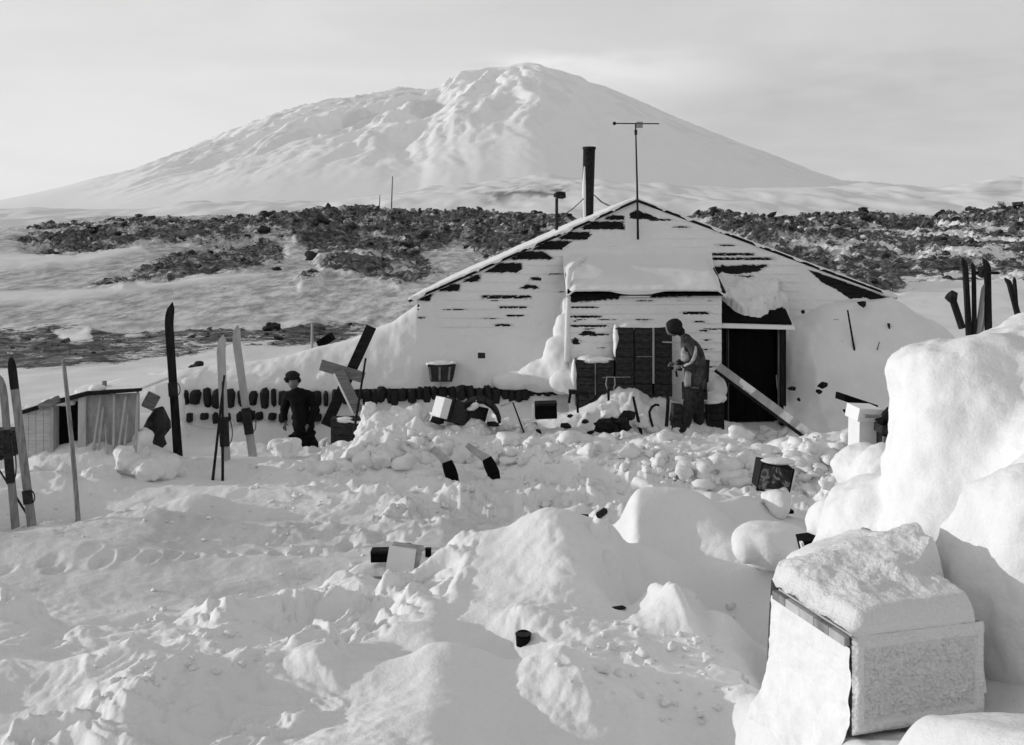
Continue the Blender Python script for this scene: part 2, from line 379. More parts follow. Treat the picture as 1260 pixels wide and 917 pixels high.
def ground(x, y, full=False):
    x = np.asarray(x, float); y = np.asarray(y, float)
    z = np.interp(y, BY, BZ)
    far = sst(24, 40, y)
    # gentle undulation everywhere
    z = z+.06*fbm2(x*.35, y*.35, 3, 3)*(1-sst(0, 3, -y+3)) + far*.5*fbm2(x*.04, y*.04, 3, 5)*sst(40, 70, y)*(1-.6*sst(110, 130, y))
    # crest line sinks at the far left
    px0 = 630+x/np.maximum(y, .5)*F
    z = z-far*sst(80, 130, y)*2.0*sst(140, -60, px0)
    yd = (1-far)
    # --- foreground drifts
    px = px0
    edge = np.interp(px, [-300, 0, 230, 440, 560, 700], [7.4, 7.7, 8.3, 8.9, 8.7, 8.2])
    left = sst(640, 520, px)
    zl = np.interp(y, [-30, 0, 3, 5, 6.5], [0, 0, .0, .06, .12])*1.0 + .16*sst(0, .9, edge-y)
    z = z-left*np.interp(y, [7.6, 8.3, 8.9], [.24, .20, 0])*sst(7.2, 8.0, y) + left*zl + sst(560, 330, px)*.09*(x+2.2)*sst(0, .9, edge-y) + left*.15*sst(.0, .55, edge-y)*sst(2.2, .4, edge-y)
    near = sst(9.6, 8.6, y)
    z = z+near*.022*fbm2(x*1.1, y*1.1, 4, 21)*sst(1, 4, y)
    wx_ = x+.09*fbm2(x*1.1, y*1.1, 2, 201)+.006*fbm2(x*5, y*5, 3, 205); wy_ = y+.10*fbm2(x*1.1, y*1.1, 2, 202)
    def facets(k, *pl):                       # soft minimum of planes, never below 0
        acc = 0
        for q in pl: acc = acc+np.exp(-np.clip(q, -3, 3)/k)
        h = -k*np.log(acc+1e-30); return k*1.2*np.log1p(np.exp(np.clip(h/(k*1.2), -30, 30)))
    # D: smooth slab across the front, its edge running down to the right
    D_ = facets(.07, .34+.05*(wx_+.5)-.10*np.abs(wy_-5.6), (5.95+.16*fbm2(x*1.5, x*0, 3, 207)-wy_)*.9, (wy_-4.55)*.32, (.55-wx_-(6.0-wy_)*-.38)*.55, (wx_+3.2)*.3)
    z = z+D_
    z = z+mound(wx_, wy_, -2.4, 6.1, 1.5, 1.0, .07, .2, 1.6)+mound(wx_, wy_, -2.0, 7.7, 1.4, .7, .07, .1, 1.8)
    # A: the big central drift, steep sunny edge on the left, long face to the viewer
    zA = -1.145+.102*wx_+.26*wy_
    A_ = facets(.035, np.maximum(zA-z, -.5), (wx_+1.0+.18*(7.4-wy_))*1.6, (8.35-wy_)*1.2, (.98-wx_+.10*(7.5-wy_))*3.0, (wy_-5.9)*.9)
    z = z+A_
    # B: drift behind on the right, bright crown, grey front
    B_ = facets(.05, .86+.04*(wx_-1.5), (wx_-.72)*2.0, (10.1-wy_)*.9, (wy_-7.5)*.52, (2.55-wx_)*.9)
    z = z+B_
    z = z+facets(.05, .30+0*x, (wx_-1.5)*.45, (11.2-wy_)*.7, (wy_-9.3)*.7, (3.0-wx_)*.9)
    z = z-mound(wx_, wy_, 1.95, 7.2, .8, 1.5, .22, .1, 1.6)
    # E: rough heap in front
    e = facets(.09, .36-.12*np.abs(wx_-.75), (wx_+.02-.25*(6-wy_))*1.1, (6.75-wy_)*1.2, (wy_-4.9)*.5, (1.5-wx_)*1.2); z = z+e
    # snow climbing to the crate at the right
    z = z+.62*sst(.85, 1.30, wx_-.12*(4.6-y))*sst(5.7, 4.6, y)*sst(2.0, 3.2, y)
    z = z+mound(wx_, wy_, 3.4, 8.0, 1.5, 2.4, .7, 0, 1.5)
    # --- yard
    z = z+mound(x, y, 3.0, 14.3, 3.2, 1.5, .28, 0, .8)+mound(x, y, -.9, 15.2, 1.9, .8, .18, 0, 1)
    z = z+mound(x, y, -3.6, 12.1, .45, .3, .13, 0, 1)
    z = z+mound(x, y, -5.4, 14.2, 1.2, .7, .32, 0, 1)
    z = z-mound(x, y, -3.4, 17.1, 1.5, .8, .35, 0, 1)
    z = z+mound(x, y, 5.2, 13.5, 1.8, 3.0, .35, 0, 1)
    z = z+mound(x, y, 2.2, 16.9, 1.9, .9, .42, 0, 1)
    # wheel and sledge ruts run across the lane
    rut = np.sin((y+.10*x+.25*vn2(x*.4, y*.4, 8))*2*math.pi/1.35)
    z = z+yd*sst(9, 10, y)*sst(14.5, 12.5, y)*.055*np.maximum(rut, -.2)*(1-.4*sst(2, 4, x))
    # broken clods
    rough = yd*(sst(10.2, 12.0, y)*sst(18, 16, y)*(.35+.65*sst(-3.6, -.5, x)))
    rough = np.maximum(rough, .5*sst(.05, .2, e))
    rough = np.maximum(rough, yd*left*sst(.15, .6, edge-y)*sst(5.0, 3.0, edge-y)*.85*sst(-.35, -1.0, x+.25*(6-y)))
    qx, qy = x+.22*fbm2(x*1.7, y*1.7, 2, 301), y+.22*fbm2(x*1.7, y*1.7, 2, 302)
    cl = np.clip(fbm2(qx*1.9, qy*1.9, 5, 31, .55), -.25, 1); cl2 = np.abs(vn2(qx*5.2, qy*5.2, 77))
    patch = .35+.75*sst(-.35, .35, fbm2(x*.6, y*.6, 2, 12))
    z = z+rough*patch*(.17*cl+.06*cl2)
    z = z+yd*.008*fbm2(x*4, y*4, 3, 99)*sst(16, 12, y)
    z = z+yd*sst(3.4, 4.5, y)*sst(9.5, 8, y)*(.012*fbm2(x*9, y*9, 3, 121)*sst(-.4, .5, fbm2(x*.9, y*.9, 2, 122)))
    if x.size > 5000:
        for bx, by_, bd in PRINTS:
            q = (np.abs(x-bx) < .4) & (np.abs(y-by_) < .5)
            if q.any():
                d2 = ((x[q]-bx)/.085)**2+((y[q]-by_)/.15)**2; z[q] += -bd*np.exp(-d2*d2)*(1+.5*fbm2(x[q]*14, y[q]*14, 2, 9))+.15*bd*np.exp(-(np.sqrt(d2)-1.35)**2*9)
    # --- lava field
    pxx, pyy = pix(x, np.maximum(y, 1), z)
    rock = np.zeros_like(z); dirt = np.zeros_like(z); m = y > 22
    if m.any():
        X, Y_, PX, PY = x[m], y[m], pxx[m], pyy[m]
        wx = 9*fbm2(X*.16, Y_*.12, 3, 51); wy = 4*fbm2(X*.16, Y_*.12, 3, 52)
        r = np.zeros_like(X)
        for k, poly in ROCKS:
            r = np.maximum(r, k*softpoly(PX+wx, PY+wy, poly, 10))
        br = np.zeros_like(X)
        for poly in BRIGHT: br = np.maximum(br, softpoly(PX+wx*.5, PY+wy*.4, poly, 7))
        fs = sst(24, 40, Y_)
        rg = 1-np.abs(fbm2(X*.22, Y_*.22, 5, 61, .6))*1.6
        rg2 = fbm2(X*.75, Y_*.75, 4, 63, .65)
        k = r*fs*np.clip(Y_/75, .25, 1.3)
        z[m] += k*(rg*.70+rg2*.16-.25+.9*fbm2(X*.07+3, Y_*.05, 2, 66)) + fs*sst(128, 120, Y_)*sst(60, 110, Y_)*.0
        z[m] += br*fs*.003*Y_
        rock[m] = np.clip(r*(.70+.55*fbm2(X*.22, Y_*.12, 4, 91, .6)+.35*fs*(rg-.45)), 0, 1.1)*(1-.85*br); dirt[m] = np.clip(.74*sst(26, 36, Y_)*(1-.9*br)*sst(1100, 980, PX+.0), 0, 1)
        dirt[m] = np.maximum(dirt[m], .5*sst(20, 26, Y_)*sst(260, 150, PX)*(1-br))
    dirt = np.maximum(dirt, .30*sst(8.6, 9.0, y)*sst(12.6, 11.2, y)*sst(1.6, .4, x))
    if full: return z, rock, dirt
    return z
def gz(x, y): return float(ground(np.array([x]), np.array([y]))[0])

# spots where the surface must pass: (photo x, photo y, distance, reach)
ANCH = [(39, 647, 11.3, .5), (19, 650, 11.4, .4), (96, 642, 11.6, .4), (219, 560, 14.6, .5), (278, 580, 14.2, .4), (311, 562, 15, .5), (262, 590, 13.7, .35), (274, 592, 13.7, .35),
 (180, 651, 10.9, .8), (100, 708, 9.4, .8), (300, 700, 9.8, .8), (300, 650, 11.2, .8), (420, 679, 10.6, .8), (30, 733, 8.8, .5), (200, 722, 9.2, .5), (560, 620, 12.2, .7), (400, 600, 12.8, .8), (200, 610, 12.6, .7),
 (250, 547, 17.0, .5), (330, 549, 17.1, .5), (250, 562, 15.8, .5), (330, 560, 15.7, .5), (372, 556, 16.5, .35), (362, 560, 15.9, .4), (400, 558, 15.9, .4), (385, 566, 15.2, .4), (440, 545, 16.3, .4), (480, 530, 16.8, .4), (560, 524, 16.5, .5), (640, 524, 16.5, .5), (700, 514, 16.6, .5),
 (790, 524, 16.1, .5), (850, 530, 16.2, .4), (925, 530, 16.9, .5), (760, 476, 17.2, .3), (1000, 548, 15.6, .6), (557, 592, 13.2, .4), (608, 588, 13.4, .4), (545, 560, 14.6, .4),
 (490, 722, 8.4, .3), (500, 735, 8.0, .25), (468, 693, 9.0, .35), (450, 715, 8.2, .3), (520, 694, 7.6, .22), (600, 652, 7.8, .3), (680, 636, 7.9, .3), (740, 640, 7.8, .25), (640, 720, 7.0, .35), (720, 700, 7.1, .35), (644, 800, 6.2, .3), (560, 770, 6.5, .25), (470, 770, 6.7, .25), (425, 765, 6.8, .3),
 (953, 630, 9.75, .4), (1003, 708, 7.6, .3), (955, 700, 8.2, .35), (880, 620, 9.3, .35), (775, 615, 9.3, .3), (830, 606, 9.4, .3), (800, 700, 7.9, .35), (870, 720, 8.2, .4), (900, 790, 6.9, .4), (940, 850, 5.9, .3),
 (740, 768, 6.3, .35), (800, 746, 6.45, .35), (875, 752, 6.45, .3), (790, 820, 5.7, .4), (880, 830, 5.7, .35), (950, 800, 6.7, .3), (830, 740, 7.1, .3), (780, 745, 7.2, .25), (1120, 912, 4.0, .35), (1000, 890, 4.4, .3), (930, 895, 4.8, .3),
 (300, 806, 6.0, .4), (420, 797, 5.8, .3), (560, 792, 5.7, .3), (655, 805, 5.6, .2), (560, 862, 5.05, .55), (420, 872, 5.1, .5), (490, 866, 5.08, .5), (350, 878, 5.1, .5), (490, 832, 5.4, .4), (420, 835, 5.45, .4), (700, 885, 5.0, .35), (150, 800, 6.2, .4), (350, 740, 7.6, .4), (180, 765, 7.5, .4), (60, 900, 4.9, .4)]
ground_raw = ground
AX = np.array([(q[0]-630)/F*q[2] for q in ANCH]); AY = np.array([q[2] for q in ANCH]); AR = np.array([q[3] for q in ANCH]); AZ = np.array([CAMZ-(q[1]-HY)/F*q[2] for q in ANCH])
ARES = AZ-ground_raw(AX, AY)
def _corr(x, y, w_):
    num = 0; den = .12
    for k in range(len(AX)):
        w = np.exp(-((x-AX[k])**2+((y-AY[k])*.8)**2)/(AR[k]**2)); num = num+w*w_[k]; den = den+w
    return num/den
AW = ARES.copy()
for _ in range(25): AW = AW+.7*(ARES-_corr(AX, AY, AW))
def ground(x, y, full=False):
    x = np.asarray(x, float); y = np.asarray(y, float); r = ground_raw(x, y, full)
    m = (y > 3.5) & (y < 20) & (np.abs(x) < 12); c = np.zeros_like(y)
    if m.any(): c[m] = _corr(x[m], y[m], AW)
    if full: return r[0]+c, r[1], r[2]
    return r+c
ys = np.concatenate([np.linspace(-30, 0, 18), np.linspace(.15, 3, 24)[:-1], np.exp(np.arange(math.log(3), math.log(9), .003)),
                     np.exp(np.arange(math.log(9), math.log(26), .0042)), np.exp(np.arange(math.log(26), math.log(150), .0075)), np.linspace(155, 260, 14)])
us = np.concatenate([-np.linspace(7, .60, 34)**1.0, np.linspace(-.585, .585, 760), np.linspace(.60, 7, 34)])
gg = np.maximum(ys+.4, 3.0)
GX = us[None, :]*gg[:, None]; GY = np.repeat(ys[:, None], len(us), 1)
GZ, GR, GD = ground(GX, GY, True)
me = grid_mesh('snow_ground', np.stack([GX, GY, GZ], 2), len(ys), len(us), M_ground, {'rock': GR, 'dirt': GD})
props(link('snow_ground', me), kind='structure')
# the plain all round, down to the horizon
pl = MB(); rr = [60, 300, 1500, 8000, 38000]; nseg = 48; pv = [(0, 0, -2.5)]; pf = []
for r_ in rr:
    for k in range(nseg): pv.append((r_*math.cos(2*math.pi*k/nseg), r_*math.sin(2*math.pi*k/nseg), -2.5))
for k in range(nseg): pf.append((0, 1+k, 1+(k+1) % nseg))
for j in range(len(rr)-1):
    for k in range(nseg): pf.append((1+j*nseg+k, 1+(j+1)*nseg+k, 1+(j+1)*nseg+(k+1) % nseg, 1+j*nseg+(k+1) % nseg))
M_farsnow, n_, l_, b_ = mat_nodes('far_snow', .85, .1)
at_ = n_.new('ShaderNodeAttribute'); at_.attribute_name = 'rock'
l_.new(mixf(n_, l_, at_.outputs['Fac'], .80, .12), b_.inputs['Base Color'])
pl.add(pv, pf).build('snow_plain', M_farsnow, kind='structure', centre=False)

# ------------------------------------------------------------------ glacier slopes and the volcano
def skyline(pts):
    a = np.array(pts, float); return a[:, 0], a[:, 1]
def far_hill(name, sky_pts, Yc, front, back, nu, nr, rel, rockf=None, umin=-.75, umax=.8):
    u = np.linspace(umin, umax, nu); t = np.concatenate([np.linspace(0, 1, nr), 1+np.linspace(0, 1, 12)[1:]])
    xs_, ys_ = skyline(sky_pts); py = np.interp(630+u*F, xs_, ys_); Sz = CAMZ+(HY-py)/F*Yc
    U, T = np.meshgrid(u, t); Y = np.where(T <= 1, front+(Yc-front)*T, Yc+(back-Yc)*(T-1))
    X = U*np.where(T <= 1, .35*Yc+.65*Y, Yc); SS = np.repeat(Sz[None, :], len(t), 0)
    fall = np.where(T <= 1, 1-np.abs(1-T)**1.25, 1-(T-1)**1.5)
    Z = -5+(SS+5)*fall
    Z = Z+rel(X, Y, T, SS, 630+X/Y*F, HY+(CAMZ-Z)/Y*F)
    at = {'rock': rockf(X, Y, T, 630+X/Y*F, HY+(CAMZ-Z)/Y*F) if rockf else np.zeros_like(Z)}
    me = grid_mesh(name, np.stack([X, Y, Z], 2), len(t), nu, M_farsnow, at)
    return props(link(name, me), kind='structure')
EREBUS = [(-400, 262), (-100, 255), (40, 244), (100, 229), (150, 216), (200, 206), (230, 196), (300, 166), (360, 139), (410, 125), (440, 121), (470, 117), (500, 113), (530, 112), (545, 109), (553, 100), (562, 95), (572, 88), (592, 87), (600, 84), (620, 84), (634, 80), (648, 78), (664, 80), (671, 84), (690, 88), (704, 93), (714, 95), (722, 102), (742, 107), (790, 128), (830, 147), (880, 167), (930, 188), (975, 209), (1010, 223), (1060, 227), (1130, 233), (1300, 245), (1700, 258)]
def rel1(X, Y, T, SS, PX, PY):
    # gullies running down the slopes, sharper on the sunny left shoulder
    a = X-1200; warp = fbm2(X/2500, Y/3500, 3, 9)*900
    dx_, dy_ = X-60, 20300-Y; th = np.arctan2(dx_, dy_+1); rr_ = np.hypot(dx_, dy_)
    g = 1-1.7*np.abs(fbm2(th*7+warp/2600, rr_/5200, 6, 70, .58)); g2 = fbm2(th*3.2+warp/4000, rr_/3200, 5, 75, .55)
    g = g+.3*fbm2(X/420, Y/900, 5, 79, .65)
    lft = sst(700, 480, PX)
    w = sst(.1, .5, T)*sst(1.25, .99, T)*(.03+.97*sst(.98, .74, T))
    return w*sst(0, 3500, rr_)*(g*(55+65*lft)+g2*(40+50*lft))*sst(60, 260, PX)
def rock1(X, Y, T, PX, PY):
    a = fbm2(np.arctan2(X-60, 20301-Y)*16, np.hypot(X-60, 20300-Y)/1500, 5, 170, .6); r = sst(.05, .45, a)*sst(.25, .6, T)*(.35+.65*sst(620, 540, PX))
    return .42*r*sst(150, 260, PX)
far_hill('volcano', EREBUS, 20000, 8500, 30000, 700, 300, rel1, rock1)
GLAC = [(-400, 266), (0, 262), (100, 260), (200, 258), (300, 252), (420, 246), (480, 240), (540, 232), (600, 226), (660, 222), (720, 222), (780, 226), (840, 228), (900, 231), (960, 234), (1010, 234), (1060, 232), (1110, 233), (1160, 232), (1200, 226), (1230, 219), (1255, 221), (1300, 226), (1700, 240)]
def rel2(X, Y, T, SS, PX, PY):
    return sst(.05, .3, T)*(20*fbm2(X/420, Y/900, 4, 81)+5*fbm2(X/90, Y/220, 3, 83))*(.4+.6*sst(1.02, .9, T))
def rock2(X, Y, T, PX, PY):
    r = softpoly(PX, PY, [(588, 238), (640, 228), (700, 230), (690, 244), (640, 242), (600, 250)], 12)
    r = r*sst(.05, .35, fbm2(X/45, Y/120, 4, 91)+.1)
    q = softpoly(PX, PY, [(1195, 236), (1225, 222), (1258, 222), (1258, 236), (1222, 243)], 5)*.35
    return np.maximum(r*.9, q)
far_hill('glacier_slope', GLAC, 4200, 1500, 7000, 500, 90, rel2, rock2)

def loft(name, xs, prof, mat, kind='structure', amp=.03, sc=2.5, seed=0, sub=10, parent=None, **kw):
    """sheet through per-x profiles of (Y, z) points"""
    rows = []
    for i, x in enumerate(xs):
        p = prof(x); ps = []
        for a, b in zip(p[:-1], p[1:]):
            d = math.hypot(b[0]-a[0], b[1]-a[1])
            for k in range(sub): t = k/sub; ps.append((a[0]+(b[0]-a[0])*t, a[1]+(b[1]-a[1])*t))
        ps.append(p[-1]); rows.append([(x, q[0], q[1]) for q in ps])
    V = np.array(rows)                       # nx, np, 3
    # relax the profile corners
    for _ in range(6): V[:, 1:-1, 1:] = .5*V[:, 1:-1, 1:]+.25*(V[:, :-2, 1:]+V[:, 2:, 1:])
    n = fbm3(V[..., 0]*sc, V[..., 1]*sc, V[..., 2]*sc, 4, seed)
    V[..., 1] -= n*amp; V[..., 2] += n*amp*.6
    me = grid_mesh(name, V, V.shape[0], V.shape[1], mat, None, True)
    o = link(name, me, parent); return props(o, kind=kind, **kw)
# drift lying against the hut and over the wall of bales
def X_(px, Y): return (px-630)/F*Y
def Z_(py, Y): return CAMZ-(py-HY)/F*Y
WALLY = 17.9
sil = [(150, 462), (215, 456), (260, 450), (300, 446), (350, 438), (430, 416), (480, 396), (513, 372), (560, 390), (640, 398), (700, 392), (760, 392)]
def prof1(x):
    px = 630+x/18.4*F; zt = Z_(float(np.interp(px, [a for a, b in sil], [b for a, b in sil])), 18.4)
    w = float(np.interp(px, [150, 200, 230], [.35, .7, .78])); wt = Z_(472 if px > 250 else 468, WALLY)*min(1, w/.78)
    b = float(np.interp(px, [150, 450, 520, 700], [-.1, -.1, .25, .3]))
    zb = zt if px < 513 else zt
    mid = wt+(zt-wt)*.42
    back = 21.5 if px < 520 else 19.2
    return [(WALLY-.45, b-.25), (WALLY-.08, b), (WALLY, wt-.12), (WALLY+.07, wt), (WALLY+.3, mid), (18.6, zt), (18.6+.9, zt-.12 if px < 513 else zt), (back, -.2)]
loft('snow_drift', np.linspace(X_(165, 17.9), X_(706, 17.9), 300), prof1, M_snow, amp=.035, seed=4)
# drift banked on the right end of the hut
sil2 = [(958, 396), (985, 388), (1010, 376), (1040, 372), (1070, 372), (1100, 366), (1125, 381), (1150, 396), (1180, 418), (1230, 440)]
def prof2(x):
    px = 630+x/18.2*F; zt = Z_(float(np.interp(px, [a for a, b in sil2], [b for a, b in sil2])), 18.2)
    b = float(np.interp(px, [958, 985, 1100], [17.45, 16.9, 16.4]))
    return [(b-1.2, -.15), (b-.25, .16), (b+.15, .45), (b+.4, zt*.55), (17.95, zt*.88), (18.2, zt), (19.0, zt-.05), (23, 0)]
loft('snow_drift', np.linspace(X_(963, 17.35), X_(1235, 18.2), 170), prof2, M_snow, amp=.07, sc=1.6, seed=14)
# ------------------------------------------------------------------ the hut
GY_ = 18.5; APX = Vector((2.18, GY_, 3.73)); EL = (-1.66, 2.03); ER = (6.62, 2.07)
def gl(z): return EL[0] if z <= EL[1] else EL[0]+(APX.x-EL[0])*(z-EL[1])/(APX.z-EL[1])
def gr(z): return ER[0] if z <= ER[1] else ER[0]+(APX.x-ER[0])*(z-ER[1])/(APX.z-ER[1])
hut = thing('wooden_hut', (2.18, 18.5, 0), 'long snow-plastered wooden hut with a gabled end below the volcano', 'hut')
CH = .155
def board_course(x0, x1, x0b, x1b, z0, z1, Yb, name, mat, parent, w=.022):
    m = MB(); yb, yt = Yb-.018, Yb+.002
    m.add([(x0, yb, z0), (x1, yb, z0), (x1b, yt, z1), (x0b, yt, z1), (x0, yb+w, z0), (x1, yb+w, z0), (x1b, yt+w, z1), (x0b, yt+w, z1)],
          [(0, 1, 2, 3), (5, 4, 7, 6), (0, 4, 5, 1), (3, 2, 6, 7), (0, 3, 7, 4), (1, 5, 6, 2)])
    return m.build(name, mat, parent)
z = .3; jj = random.Random(3)
while z < 3.62:
    z1 = min(z+CH+.012, 3.70)
    board_course(gl(z)+.01, gr(z)-.01, gl(z1)+.01, gr(z1)-.01, z, z1, GY_-.02, 'weatherboard', M_tarred, hut)
    z += CH
def side_wall(x, y0, y1, z0, z1, parent, name='side_wall', mat=M_tarred):
    return MB().obox(((x), (y0+y1)/2, (z0+z1)/2), (.04, 0, 0), (0, (y1-y0)/2, 0), (0, 0, (z1-z0)/2)).build(name, mat, parent)
side_wall(EL[0]+.06, 18.52, 31, 0, 2.0, hut); side_wall(ER[0]-.06, 18.52, 31, 0, 2.04, hut)
MB().add([(EL[0], 31.05, 0), (ER[0], 31.05, 0), (ER[0], 31.05, ER[1]), (APX.x, 31.05, APX.z), (EL[0], 31.05, EL[1])], [(0, 1, 2, 3, 4)]).build('end_wall', M_tarred, hut)
def slab(p, q, y0, y1, t, lift, name, mat, over=0):
    a = Vector((p[0], 0, p[1])); b = Vector((q[0], 0, q[1])); d = (b-a).normalized(); n = Vector((-d.z, 0, d.x)); n = n if n.z > 0 else -n
    b = b+d*over; a = a+n*lift; b = b+n*lift; m = MB(); vs = []
    for Y in (y0, y1):
        for pt in (a, b, b+n*t, a+n*t): vs.append((pt.x, Y, pt.z))
    m.add(vs, [(0, 1, 2, 3), (7, 6, 5, 4), (0, 4, 5, 1), (1, 5, 6, 2), (2, 6, 7, 3), (3, 7, 4, 0)])
    return m.build(name, mat, hut)
slab((APX.x, APX.z), EL, 18.38, 31.2, .04, .004, 'roof', M_tarred, .14)
slab((APX.x, APX.z), ER, 18.42, 31.2, .022, .004, 'roof', M_tarred, .10)
# snow lying on the two roof slopes, thin and ragged at the verge
def roof_snow(p, q, nm, th, y0):
    ns, ny = 120, 60; s = np.linspace(0, 1, ns); y = y0+np.concatenate([np.array([0, 0, .03]), np.linspace(.08, 12.7, ny-3)])
    Sg, Yg = np.meshgrid(s, y); dx, dz = q[0]-p[0], q[1]-p[1]; ll = math.hypot(dx, dz); nx, nz_ = -dz/ll, dx/ll
    if nz_ < 0: nx, nz_ = -nx, -nz_
    t = th*(1+.5*fbm2(Sg*9+5, Yg*1.3, 3, 33)); t[0] = -.012-.045*sst(.0, .6, fbm2(s*14, s*0, 4, 36, .6)); t[1] = .3*t[1]; Yg[0] -= .022; Yg[1] -= .02
    X = p[0]+dx*Sg*1.03+nx*(.056+t); Z = p[1]+dz*Sg*1.03+nz_*(.056+t); Yg = Yg+.02*vn2(Sg*40, Yg, 5)
    me = grid_mesh(nm, np.stack([X, Yg, Z], 2), Yg.shape[0], ns, M_snow); o = link(nm, me, hut)
    me.transform(Matrix.Translation(-Vector(hut.location))); return o
roof_snow((APX.x, APX.z), EL, 'roof_snow', .035, 18.385); roof_snow((APX.x, APX.z), ER, 'roof_snow', .012, 18.425)
# plastered snow with bare patches where boards show
def hole_field(PX, PY, items):
    h = np.zeros(PX.shape); w = 2.2*fbm2(PX*.14, PY*.4, 4, 44, .65); rag = 1.0*fbm2(PX*.33, PY*.8, 3, 45, .6)
    for it in items:
        if it[0] == 'p': h = np.maximum(h, np.clip(softpoly(PX+w, PY+w*.45, it[1], 3.2)*1.6-.3+.35*rag, 0, 1))
        else:
            x0, x1, yy, th = it[1:]
            h = np.maximum(h, sst(x0-4, x0+6, PX+w)*sst(x1+6, x1-8, PX+w)*sst(th*.5+.6, th*.5-.4, np.abs(PY-yy-.25*rag))*np.clip(.75+.8*rag, 0, 1))
    return h
def crust(name, xl, xr, z0, z1, Yw, nc, nr, holes, parent, th=.02, seed=0, extra=None):
    zz = np.linspace(z0, z1, nr); s = np.linspace(0, 1, nc); V = np.zeros((nr, nc, 3))
    L0 = np.array([xl(a) for a in zz]); R0 = np.array([xr(a) for a in zz])
    X = L0[:, None]+(R0-L0)[:, None]*s[None, :]; Z = np.repeat(zz[:, None], nc, 1)
    PX, PY = pix(X, np.full_like(X, Yw), Z); h = hole_field(PX, PY, holes)
    t = th*(1+.7*fbm2(X*1.5, Z*1.5, 4, seed)) + .018*(1-np.mod(Z-.3, CH)/CH)*sst(.3, -.2, fbm2(X*.7, Z*.7, 2, seed+3)) + .006*fbm2(X*9, Z*9, 3, seed+5)
    t = np.maximum(t, .006)
    if extra is not None: t = t+extra(X, Z, PX, PY)
    t = t*(1-h)-.075*h
    V[..., 0] = X; V[..., 1] = Yw-.040-t; V[..., 2] = Z
    me = grid_mesh(name, V, nr, nc, M_snow); me.transform(Matrix.Translation(-wloc(parent))); return link(name, me, parent)
P = lambda *a: ('p', list(a)); Ln = lambda *a: ('l',)+a
PX_EXTRA = []
gable_holes = [
 P((719, 277), (733, 273), (766, 273), (768, 282), (716, 282)), P((745, 268), (752, 265), (767, 266), (768, 270), (744, 270)), P((775, 263), (785, 260), (800, 265), (808, 269), (776, 269)),
 P((686, 294), (700, 286), (727, 286), (722, 295)), P((655, 307), (672, 297), (703, 297), (694, 307)), P((628, 319), (645, 309), (668, 310), (682, 319)),
 P((596, 335), (615, 324), (640, 324), (643, 329), (637, 335)), P((570, 347), (580, 340), (590, 338), (590, 346)), P((541, 358), (555, 350), (566, 350), (565, 358)), P((514, 369), (524, 363), (532, 362), (528, 370)),
 P((652, 344), (660, 341), (666, 343), (665, 345)), P((641, 355), (649, 350), (660, 352), (663, 355)), Ln(592, 653, 365.5, 4), Ln(613, 650, 378, 2.4), Ln(622, 645, 388.5, 2.2), Ln(608, 630, 400, 2.4), Ln(512, 524, 391, 2), P((512, 373), (515, 373), (515, 382), (512, 382)),
 Ln(868, 928, 313, 2.6), Ln(868, 950, 318.5, 2.8), Ln(828, 846, 279.5, 2), Ln(880, 905, 302, 1.6), Ln(800, 825, 270.5, 2),
 P((872, 328), (945, 326), (930, 334), (905, 337), (878, 338)), P((878, 341), (925, 340), (915, 350), (885, 350)),
 P((996, 333), (1030, 344), (1092, 366), (1100, 372), (1080, 372), (1062, 366), (1045, 368), (1028, 356), (1012, 348)),
]
rx_ = random.Random(31)
for k in range(12):
    q = rx_.uniform(540, 900); yy_ = HY+(CAMZ-(.3+CH*rx_.randint(9, 19)))/18.5*F
    if yy_ > 262 and abs(q-783) < (yy_-262)*2.1: gable_holes.append(Ln(q, q+rx_.uniform(6, 30), yy_, rx_.uniform(.7, 1.5)))
for k in range(14):
    q = rx_.uniform(702, 870); porch_holes_extra = Ln(q, q+rx_.uniform(5, 24), HY+(CAMZ-(.05+CH*rx_.randint(6, 13)))/17.35*F, rx_.uniform(.6, 1.2)); PX_EXTRA.append(porch_holes_extra)
def overhang(X, Z, PX, PY):   # the crust swells towards the right and the foot
    return .10*sst(940, 1010, PX)*sst(335, 400, PY)+.12*sst(395, 470, PY)*sst(700, 560, PX)+.03*sst(2, 10, PX-515)*0
crust('snow_crust', gl, gr, .3, 3.72, GY_, 560, 220, gable_holes, hut, .022, 7, overhang)

# porch built out from the gable
PY0 = 17.35; PX0, PX1 = X_(700, PY0), X_(887, PY0); PZ = 2.16
porch = thing('porch', ((PX0+PX1)/2, PY0, 0), 'boarded lean-to porch plastered with snow in front of the gable', 'porch')
z = .05
while z < PZ-.05:
    board_course(PX0+.01, PX1-.01, PX0+.01, PX1-.01, z, min(z+CH+.012, PZ), PY0-.02, 'weatherboard', M_tarred, porch); z += CH
side_wall(PX0+.05, PY0+.03, 18.45, 0, PZ+.05, porch, mat=M_snow); side_wall(PX1-.05, PY0+.03, 18.45, 0, PZ+.05, porch)
porch_holes = [P((700, 362), (703, 372), (716, 371), (760, 367), (762, 360)), Ln(702, 735, 378, 1.6), Ln(702, 740, 389.5, 2.2), Ln(702, 748, 401, 1.8), Ln(716, 748, 411.5, 1.6), P((713, 412), (720, 407), (730, 408), (733, 412)), P((704, 419), (708, 416), (714, 419), (712, 423), (705, 423)),
 Ln(838, 872, 385, 3), Ln(852, 868, 396, 2), Ln(860, 872, 407, 1.8), Ln(864, 874, 418.5, 2), Ln(864, 874, 430, 1.8), P((800, 362), (888, 354), (888, 361), (800, 366)), Ln(704, 712, 395, 1.5)]  # the two long top patches also draw the eaves shadow
crust('snow_crust', lambda z: PX0, lambda z: PX1, .02, PZ+.03, PY0, 240, 190, porch_holes+PX_EXTRA, porch, .016, 17)
